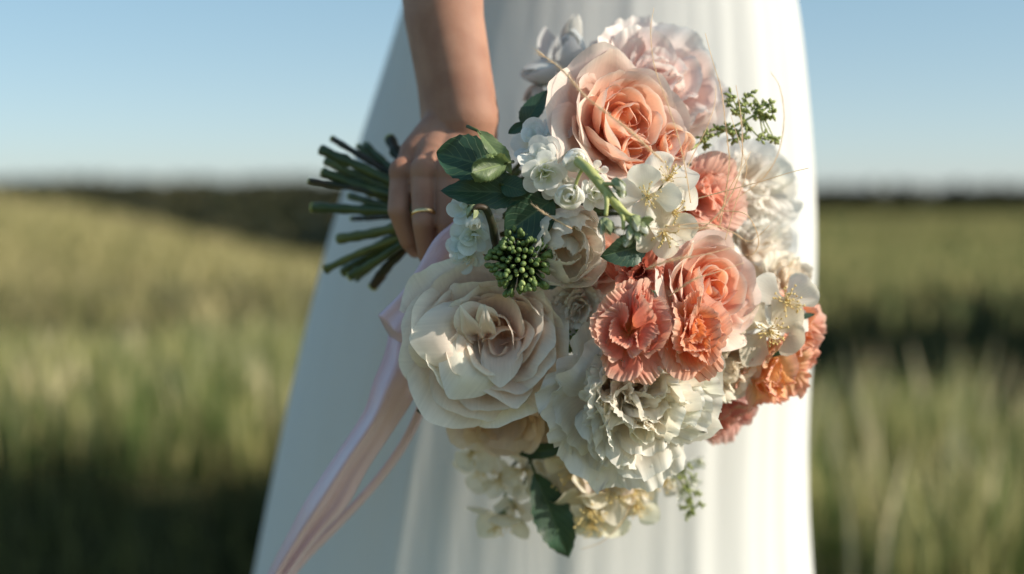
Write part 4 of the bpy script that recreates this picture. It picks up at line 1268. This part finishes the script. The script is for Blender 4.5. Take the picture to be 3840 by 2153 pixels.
# ------------------------------------------------------------------ leaves
def leaf(label, base, tip, wpx, seed, mat='leaf', fold=.35, droop=.25, curl=0.0, side=0.0, serr=.04, face=(0, -1, 0.15), group=None, peak=.45, wave=1.0):
    """base, tip: (px, py, Y); width in photo pixels"""
    rng = np.random.default_rng(seed)
    a, b = P(*base), P(*tip)
    ax = b - a; L = ax.length; t = ax.normalized()
    nrm = Vector(face); nrm = (nrm - t * nrm.dot(t)).normalized()
    sd = t.cross(nrm)
    W = S(wpx, base[2]) / 2
    nu, nv = 16, 28
    ph = rng.uniform(0, 6.28, 4)
    V, UV = [], []
    for j in range(nv + 1):
        v = j / nv
        wv = (math.sin(math.pi * min(1, v ** (math.log(.5) / math.log(peak)))) ** .75 if 0 < v < 1 else 0.0) * (1 + serr * math.sin(v * 58))
        for i in range(nu + 1):
            u = i / nu * 2 - 1
            x = u * W * wv
            h = fold * abs(x) - droop * L * (v - .2) ** 2 * .6
            h += wave * .03 * L * math.sin(5 * v + ph[0]) * u + wave * .02 * L * math.sin(9 * v + ph[1]) * u * u + wave * .018 * L * math.sin(14 * v + ph[2]) * abs(u) ** 3
            x += side * L * math.sin(math.pi * v)
            if curl:
                an = curl * u * abs(u) * wv
                h += math.sin(an) * abs(u) * W * wv * .9; x *= math.cos(an * .8)
            p = t * (L * v) + sd * x + nrm * h
            V.append(p); UV.append(((u + 1) / 2, v))
    r = empty('leaf', a, None, label, 'leaf', group)
    mesh_obj('blade', V, grid_faces(nu, nv), M[mat], r, UV)
    mb = MB()
    mb.tube([-t * L * .22 - nrm * .006, Vector((0, 0, 0)), t * L * .1 - nrm * (droop * L * .01)], [.0013, .0011, .0008], 6)
    mb.build('stalk', M['stem'], r)
    return r


leaf('broad dark green leaf over the back of the hand', (1905, 655, .0), (1640, 560, -.002), 190, 1, droop=.3, face=(-.1, -1, .5), peak=.6)
leaf('pale crumpled leaf curling inside the broad dark leaf', (1905, 610, -.012), (1765, 650, -.022), 165, 2, 'leaf_pale', fold=.1, droop=-.2, curl=1.5, face=(.2, -1, .1), peak=.55, wave=4.0, serr=.1)
leaf('narrow green leaf edge rolled down at the right of the broad leaf', (1790, 490, -.004), (1925, 640, -.01), 70, 3, 'leaf_pale', fold=.5, face=(.5, -1, .3))
leaf('pointed dark leaf aimed left under the broad leaf', (1975, 725, .0), (1650, 712, -.004), 135, 4, droop=.15, face=(0, -1, .25), peak=.4)
leaf('dark blue green round leaf in shade at the centre left', (2078, 745, .004), (1895, 875, -.004), 185, 5, droop=.15, face=(-.15, -1, 0), peak=.5, serr=.01)
leaf('small green leaf with sunlit patches under the stock buds', (2425, 915, -.012), (2262, 962, -.026), 125, 6, droop=.25, face=(.1, -1, -.1), peak=.45)
leaf('narrow dark leaf standing between arm and peach rose', (1960, 480, .05), (2052, 330, .055), 85, 7, face=(-.5, -1, .1))
leaf('small dark leaf tip poking left of the white florets', (1970, 465, .03), (1905, 500, .03), 40, 8)
leaf('long dark wavy leaf hanging at the bottom of the bouquet', (2005, 1770, .10), (2135, 2098, .105), 150, 9, droop=.1, serr=.06, face=(.1, -1, .1), peak=.5)
leaf('dark leaf in the shadow under the cream rose', (2115, 1680, .09), (1945, 1705, .09), 60, 10)
leaf('small dark leaf poking out left of the cream rose', (1660, 1490, .06), (1545, 1400, .055), 55, 11, face=(-.3, -1, .1))
leaf('small dark leaf left of the shaded beige rose', (1700, 1545, .05), (1560, 1540, .05), 55, 12)
leaf('dark drooping leaf right of the pointed leaf', (1880, 690, -.004), (1975, 720, -.01), 90, 13, droop=.2, face=(.3, -1, .2))
leaf('slim green leaf point left of the big stamened blossom', (2840, 1180, .05), (2770, 1200, .045), 26, 14)
leaf('slim green leaf point right of the big stamened blossom', (2975, 1192, .055), (3058, 1178, .055), 24, 15)
leaf('slim green leaf between the apricot rim bloom and the creamy blossom', (2960, 1310, .05), (2880, 1340, .05), 18, 16)
# filler foliage inside the bouquet
rf = np.random.default_rng(77)
inner = [(1900, 820), (2010, 900), (2080, 1000), (2250, 1080), (2300, 860), (2480, 900), (2560, 960), (2500, 1150), (2300, 1250), (2200, 1330), (2720, 1300), (2560, 1420), (2060, 600), (1900, 700), (2600, 620), (2780, 860), (2000, 1480), (2300, 1650), (2620, 1560), (2860, 1300), (1760, 1020), (2200, 420), (2560, 760), (1950, 1650)]
for k, (x, y) in enumerate(inner[::2] + inner[-2:-1]):
    a = rf.uniform(0, 6.28)
    leaf('dark leaf filling the shadow between the blossoms', (x, y, .095), (x + 110 * math.cos(a), y + 110 * math.sin(a), .09), rf.uniform(80, 120), 700 + k, group='dark filler leaves inside the bouquet', face=(rf.normal(0, .3), -1, rf.normal(0, .3)))

# ------------------------------------------------------------------ cut stems in the hand
def stems():
    root = empty('stem_bundle', (0, 0, 0), None, 'bundle of dark green cut stems sticking out left of the fist', 'stem bundle')
    rng = np.random.default_rng(88)
    ends = [
        (1160, 676, .150, .0024, 'stem_dark', 'thin brown stem end reaching furthest left'),
        (1205, 562, .145, .0040, 'stem', 'thick green stem end at the upper left of the bundle'),
        (1225, 605, .165, .0036, 'stem_olive', 'green stem end just below the thick upper one'),
        (1212, 645, .150, .0038, 'stem', 'green stem end above the thin brown one'),
        (1246, 520, .165, .0026, 'stem_dark', 'slim stem end rising highest at upper left'),
        (1172, 778, .150, .0040, 'stem', 'straight level green stem end at mid height'),
        (1312, 735, .170, .0030, 'stem', 'short green stem end above the level one'),
        (1272, 896, .155, .0042, 'stem_olive', 'pale cut stem end under the level one'),
        (1222, 1010, .150, .0030, 'stem_olive', 'stem end slanting down furthest to lower left'),
        (1290, 1020, .160, .0042, 'stem', 'stem end next to the lowest left one'),
        (1312, 1038, .145, .0036, 'stem', 'lower stem end with a bent tip'),
        (1398, 1075, .150, .0040, 'stem_dark', 'lowest dark stem end under the hand'),
        (1462, 520, .160, .0044, 'stem_dark', 'short dark stem end highest beside the wrist'),
        (1372, 545, .175, .0032, 'stem', 'stem end behind the slim high one'),
        (1345, 650, .170, .0030, 'stem_olive', 'stem end in the middle of the upper bundle'),
        (1400, 935, .165, .0036, 'stem', 'stem end in the middle of the lower bundle'),
        (1330, 985, .172, .0034, 'stem', 'stem end behind the lower bundle'),
        (1300, 690, .145, .0034, 'stem_dark', 'dark stem end in the upper bundle, nearest the viewer'),
    ]
    for k in range(10):
        yy = [548, 585, 625, 668, 712, 820, 925, 960, 1000, 1050][k]
        ends.append((1290 + 90 * rng.random() + abs(yy - 780) * .15, yy, .15 + .03 * rng.random(), rng.uniform(.0016, .0027), ['stem', 'stem_olive', 'stem_dark'][k % 3], 'thin stem end tucked among the thicker ones'))
    targets = [(2000, 560), (1950, 640), (2150, 700), (2350, 600), (2450, 500), (2350, 900), (2500, 800), (2600, 1000), (2200, 1250), (2000, 1300), (1950, 1350), (2300, 1450), (2500, 400), (2400, 350), (2700, 750), (2700, 1250), (2800, 1300), (2600, 700)] * 2
    for i, ((x, y, Y, r, mat, lab), (tx, ty)) in enumerate(zip(ends, targets)):
        cy = 800 + (y - 800) * .30
        a = rng.uniform(-1, 1)
        pts = [P(x, y, Y), P((x * .55 + 1560 * .45), (y * .55 + cy * .45) + rng.normal(0, 6), Y * .55 + .115 * .45), P(1590, cy, .112 + .012 * a), P(1720, 800 + (cy - 800) * .9, .118 + .012 * a),
               P(1720 + (tx - 1720) * .45, 800 + (ty - 800) * .35, .115), P(tx, ty, .095)]
        c = catmull(pts, 7); m = len(c)
        mb = MB()
        mb.tube(c, [r * (1 - .35 * k / (m - 1)) * (1 + .10 * math.sin(k * 1.9 + i) + (.28 if k % 11 == (3 + i) % 11 else 0)) for k in range(m)], 9)
        o = mb.build('stem', M[mat], root)
        o['label'] = lab
        d = (c[0] - c[1]).normalized()
        ce = MB(); ce.tube([c[0] - d * .001, c[0] + d * .0004], r * 1.03, 9)
        ce.build('cut_end', M['stem_pale'], o)


stems()

# ------------------------------------------------------------------ ribbon
def ribbon_strip(name, L, Rr, parent, nu=10, wav=.002, seed=0, n=10):
    inv = parent.matrix_basis.inverted()
    a = catmull([P(*p) for p in L], n); b = catmull([P(*p) for p in Rr], n)
    rng = np.random.default_rng(seed); ph = rng.uniform(0, 6.28, 3)
    V, UV = [], []
    m = len(a)
    for k in range(m):
        for i in range(nu + 1):
            u = i / nu
            p = a[k].lerp(b[k], u)
            w = math.sin(math.pi * u)
            p = p + Vector((0, 1, 0)) * (wav * (math.sin(7 * u + ph[0] + .5 * k / n) + .6 * math.sin(13 * u + ph[1] - .3 * k / n)) * w - wav * 2.5 * w)
            V.append(inv @ p); UV.append((u, k / (m - 1) * 4))
    o = mesh_obj(name, V, grid_faces(nu, m - 1), M['ribbon'], parent, UV)
    s = o.modifiers.new('thickness', 'SOLIDIFY'); s.thickness = .00035; s.offset = 0
    return o


rb = empty('ribbon', P(1690, 860, .07), None, 'blush pink silk ribbon tied at the stems, trailing to the lower left over the dress', 'ribbon')
ribbon_strip('loop', [(1770, 760, .055), (1700, 832, .052), (1630, 895, .046), (1565, 1005, .044), (1505, 1095, .046), (1418, 1182, .05)],
             [(1800, 930, .075), (1740, 1010, .07), (1690, 1050, .062), (1640, 1110, .056), (1590, 1180, .052), (1545, 1290, .05)], rb, 10, .003, 1)
ribbon_strip('fold', [(1418, 1182, .0505), (1440, 1225, .058), (1462, 1262, .066)], [(1545, 1290, .0505), (1570, 1310, .056), (1600, 1330, .062)], rb, 8, .001, 2)
ribbon_strip('tail', [(1462, 1230, .075), (1440, 1330, .07), (1400, 1430, .068), (1362, 1545, .07), (1262, 1700, .078), (1150, 1870, .088), (1075, 2010, .10), (985, 2190, .115), (900, 2400, .13)],
             [(1600, 1330, .08), (1592, 1400, .082), (1548, 1500, .084), (1492, 1590, .086), (1385, 1750, .09), (1300, 1900, .097), (1200, 2010, .106), (1075, 2180, .12), (980, 2400, .135)], rb, 22, .0055, 3)
ribbon_strip('tail', [(1590, 1380, .088), (1570, 1500, .09), (1520, 1620, .093), (1450, 1730, .097), (1360, 1840, .102), (1240, 1965, .11), (1120, 2090, .118), (1020, 2230, .125)],
             [(1625, 1385, .10), (1600, 1520, .102), (1548, 1640, .104), (1475, 1752, .108), (1385, 1862, .112), (1265, 1990, .12), (1145, 2112, .127), (1040, 2250, .135)], rb, 6, .001, 4)

# ------------------------------------------------------------------ feather grass
def strand(label, pts, r0, seed, hair=(.0, .5), hl=.008, nh=220, r1=None):
    rng = np.random.default_rng(seed)
    base = P(*pts[0])
    c = catmull([P(*p) - base for p in pts], 12); m = len(c)
    r = empty('feather_grass', base, None, label, 'feather grass', 'feather grass strands')
    r0 *= 1.35
    mb = MB(); mb.tube(c, [r0 + ((r1 or r0 * .5) - r0) * k / (m - 1) for k in range(m)], 5)
    mb.build('awn', M['straw'], r)
    if nh:
        V, F = [], []
        for i in range(nh):
            t = hair[0] + (hair[1] - hair[0]) * rng.random()
            k = min(m - 2, int(t * (m - 1)))
            p = c[k].lerp(c[k + 1], rng.random()); d = (c[k + 1] - c[k]).normalized()
            s = Vector(rng.normal(0, 1, 3)); s = (s - d * s.dot(d)).normalized()
            l = hl * rng.uniform(.5, 1)
            q = p + d * l * .85 + s * l * .42
            w = d.cross(s) * .00010
            n = len(V); V += [p - w, p + w, q]; F.append((n, n + 1, n + 2))
        h = mesh_obj('hairs', V, F, M['straw'], r); h['kind'] = 'stuff'
    return r


strand('long feathery plume lying diagonally across the top peach rose', [(2490, 610, -.055), (2400, 525, -.06), (2330, 465, -.06), (2200, 365, -.05), (2110, 265, -.04), (2018, 195, -.03)], .00038, 1, (0, 1), .0085, 700)
strand('thin strand rising tall over the peach rose towards the top', [(2590, 760, -.02), (2575, 660, -.03), (2545, 520, -.035), (2500, 380, -.03), (2455, 250, -.02), (2440, 120, -.01), (2452, 30, 0)], .00026, 2, (.1, .9), .005, 260)
strand('feathery strand curving up in front of the pink peony', [(2700, 850, 0), (2725, 700, -.01), (2735, 600, -.012), (2722, 480, -.012), (2705, 340, -.008), (2670, 220, 0), (2645, 125, .01)], .00028, 3, (.1, .75), .006, 260)
strand('feathery strand curving through the green sprig', [(2560, 900, -.01), (2660, 835, -.02), (2735, 745, -.022), (2778, 630, -.02), (2784, 510, -.018), (2775, 410, -.012), (2760, 320, -.006)], .0003, 4, (.1, .8), .006, 260)
strand('straight strand pointing right across the edge of the dress', [(2560, 760, 0), (2700, 722, -.005), (2850, 682, -.008), (2960, 648, -.01), (3035, 630, -.01)], .00032, 5, (0, .3), .004, 60)
strand('soft blurred strand arching high beside the dress edge', [(2740, 760, .06), (2860, 670, .06), (2920, 570, .06), (2940, 440, .06), (2925, 330, .065), (2890, 270, .07)], .0003, 6, (.1, .8), .006, 120)
strand('looping strand above the second peach rose', [(2500, 850, -.03), (2640, 838, -.03), (2740, 868, -.03), (2805, 905, -.03), (2850, 880, -.03), (2885, 845, -.03)], .0003, 7, (0, .6), .006, 140)
strand('curled strand dropping beside the second peach rose', [(2700, 790, -.01), (2790, 800, -.02), (2830, 850, -.022), (2845, 910, -.022), (2825, 950, -.022), (2780, 962, -.02)], .00028, 8, (.3, .9), .005, 120)
strand('short feathery plume over the dark round leaf', [(2145, 858, -.035), (2075, 820, -.04), (2035, 795, -.04), (1990, 762, -.035)], .0003, 9, (0, .9), .005, 200)
strand('pale plume lying level under the trio of white blossoms', [(2230, 850, -.04), (2420, 858, -.055), (2560, 858, -.055), (2690, 850, -.05)], .0003, 10, (.3, .9), .009, 240)
strand('pale plume slanting over the coral bloom to the second peach rose', [(2420, 1010, -.045), (2520, 975, -.05), (2640, 955, -.05), (2760, 925, -.045)], .0003, 11, (0, .5), .009, 240)
strand('lower plume slanting from the coral bloom to the peach heart', [(2510, 1110, -.035), (2600, 1050, -.045), (2690, 1020, -.045), (2790, 985, -.04)], .00028, 12, (0, .4), .007, 160)
strand('fine strand rising short beside the salmon bloom', [(2690, 830, .01), (2740, 700, .005), (2790, 620, .005), (2815, 570, .01)], .00026, 13, (0, .5), .005, 80)
strand('fine blurred strand bending over the green sprig base', [(2540, 720, .02), (2590, 600, .03), (2650, 480, .03), (2680, 390, .035), (2685, 320, .04)], .00026, 14, (0, .6), .005, 80)
strand('fine bent strand hanging below the bottom cluster', [(2380, 1860, .10), (2330, 1960, .10), (2260, 2030, .10), (2180, 2060, .10)], .0003, 15, (0, .5), .004, 30)
strand('fine strand running up between the pink peony and the dress edge', [(2720, 900, .02), (2760, 760, .015), (2800, 640, .015), (2780, 560, .015), (2740, 430, .02)], .00024, 16, (0, .6), .005, 60)
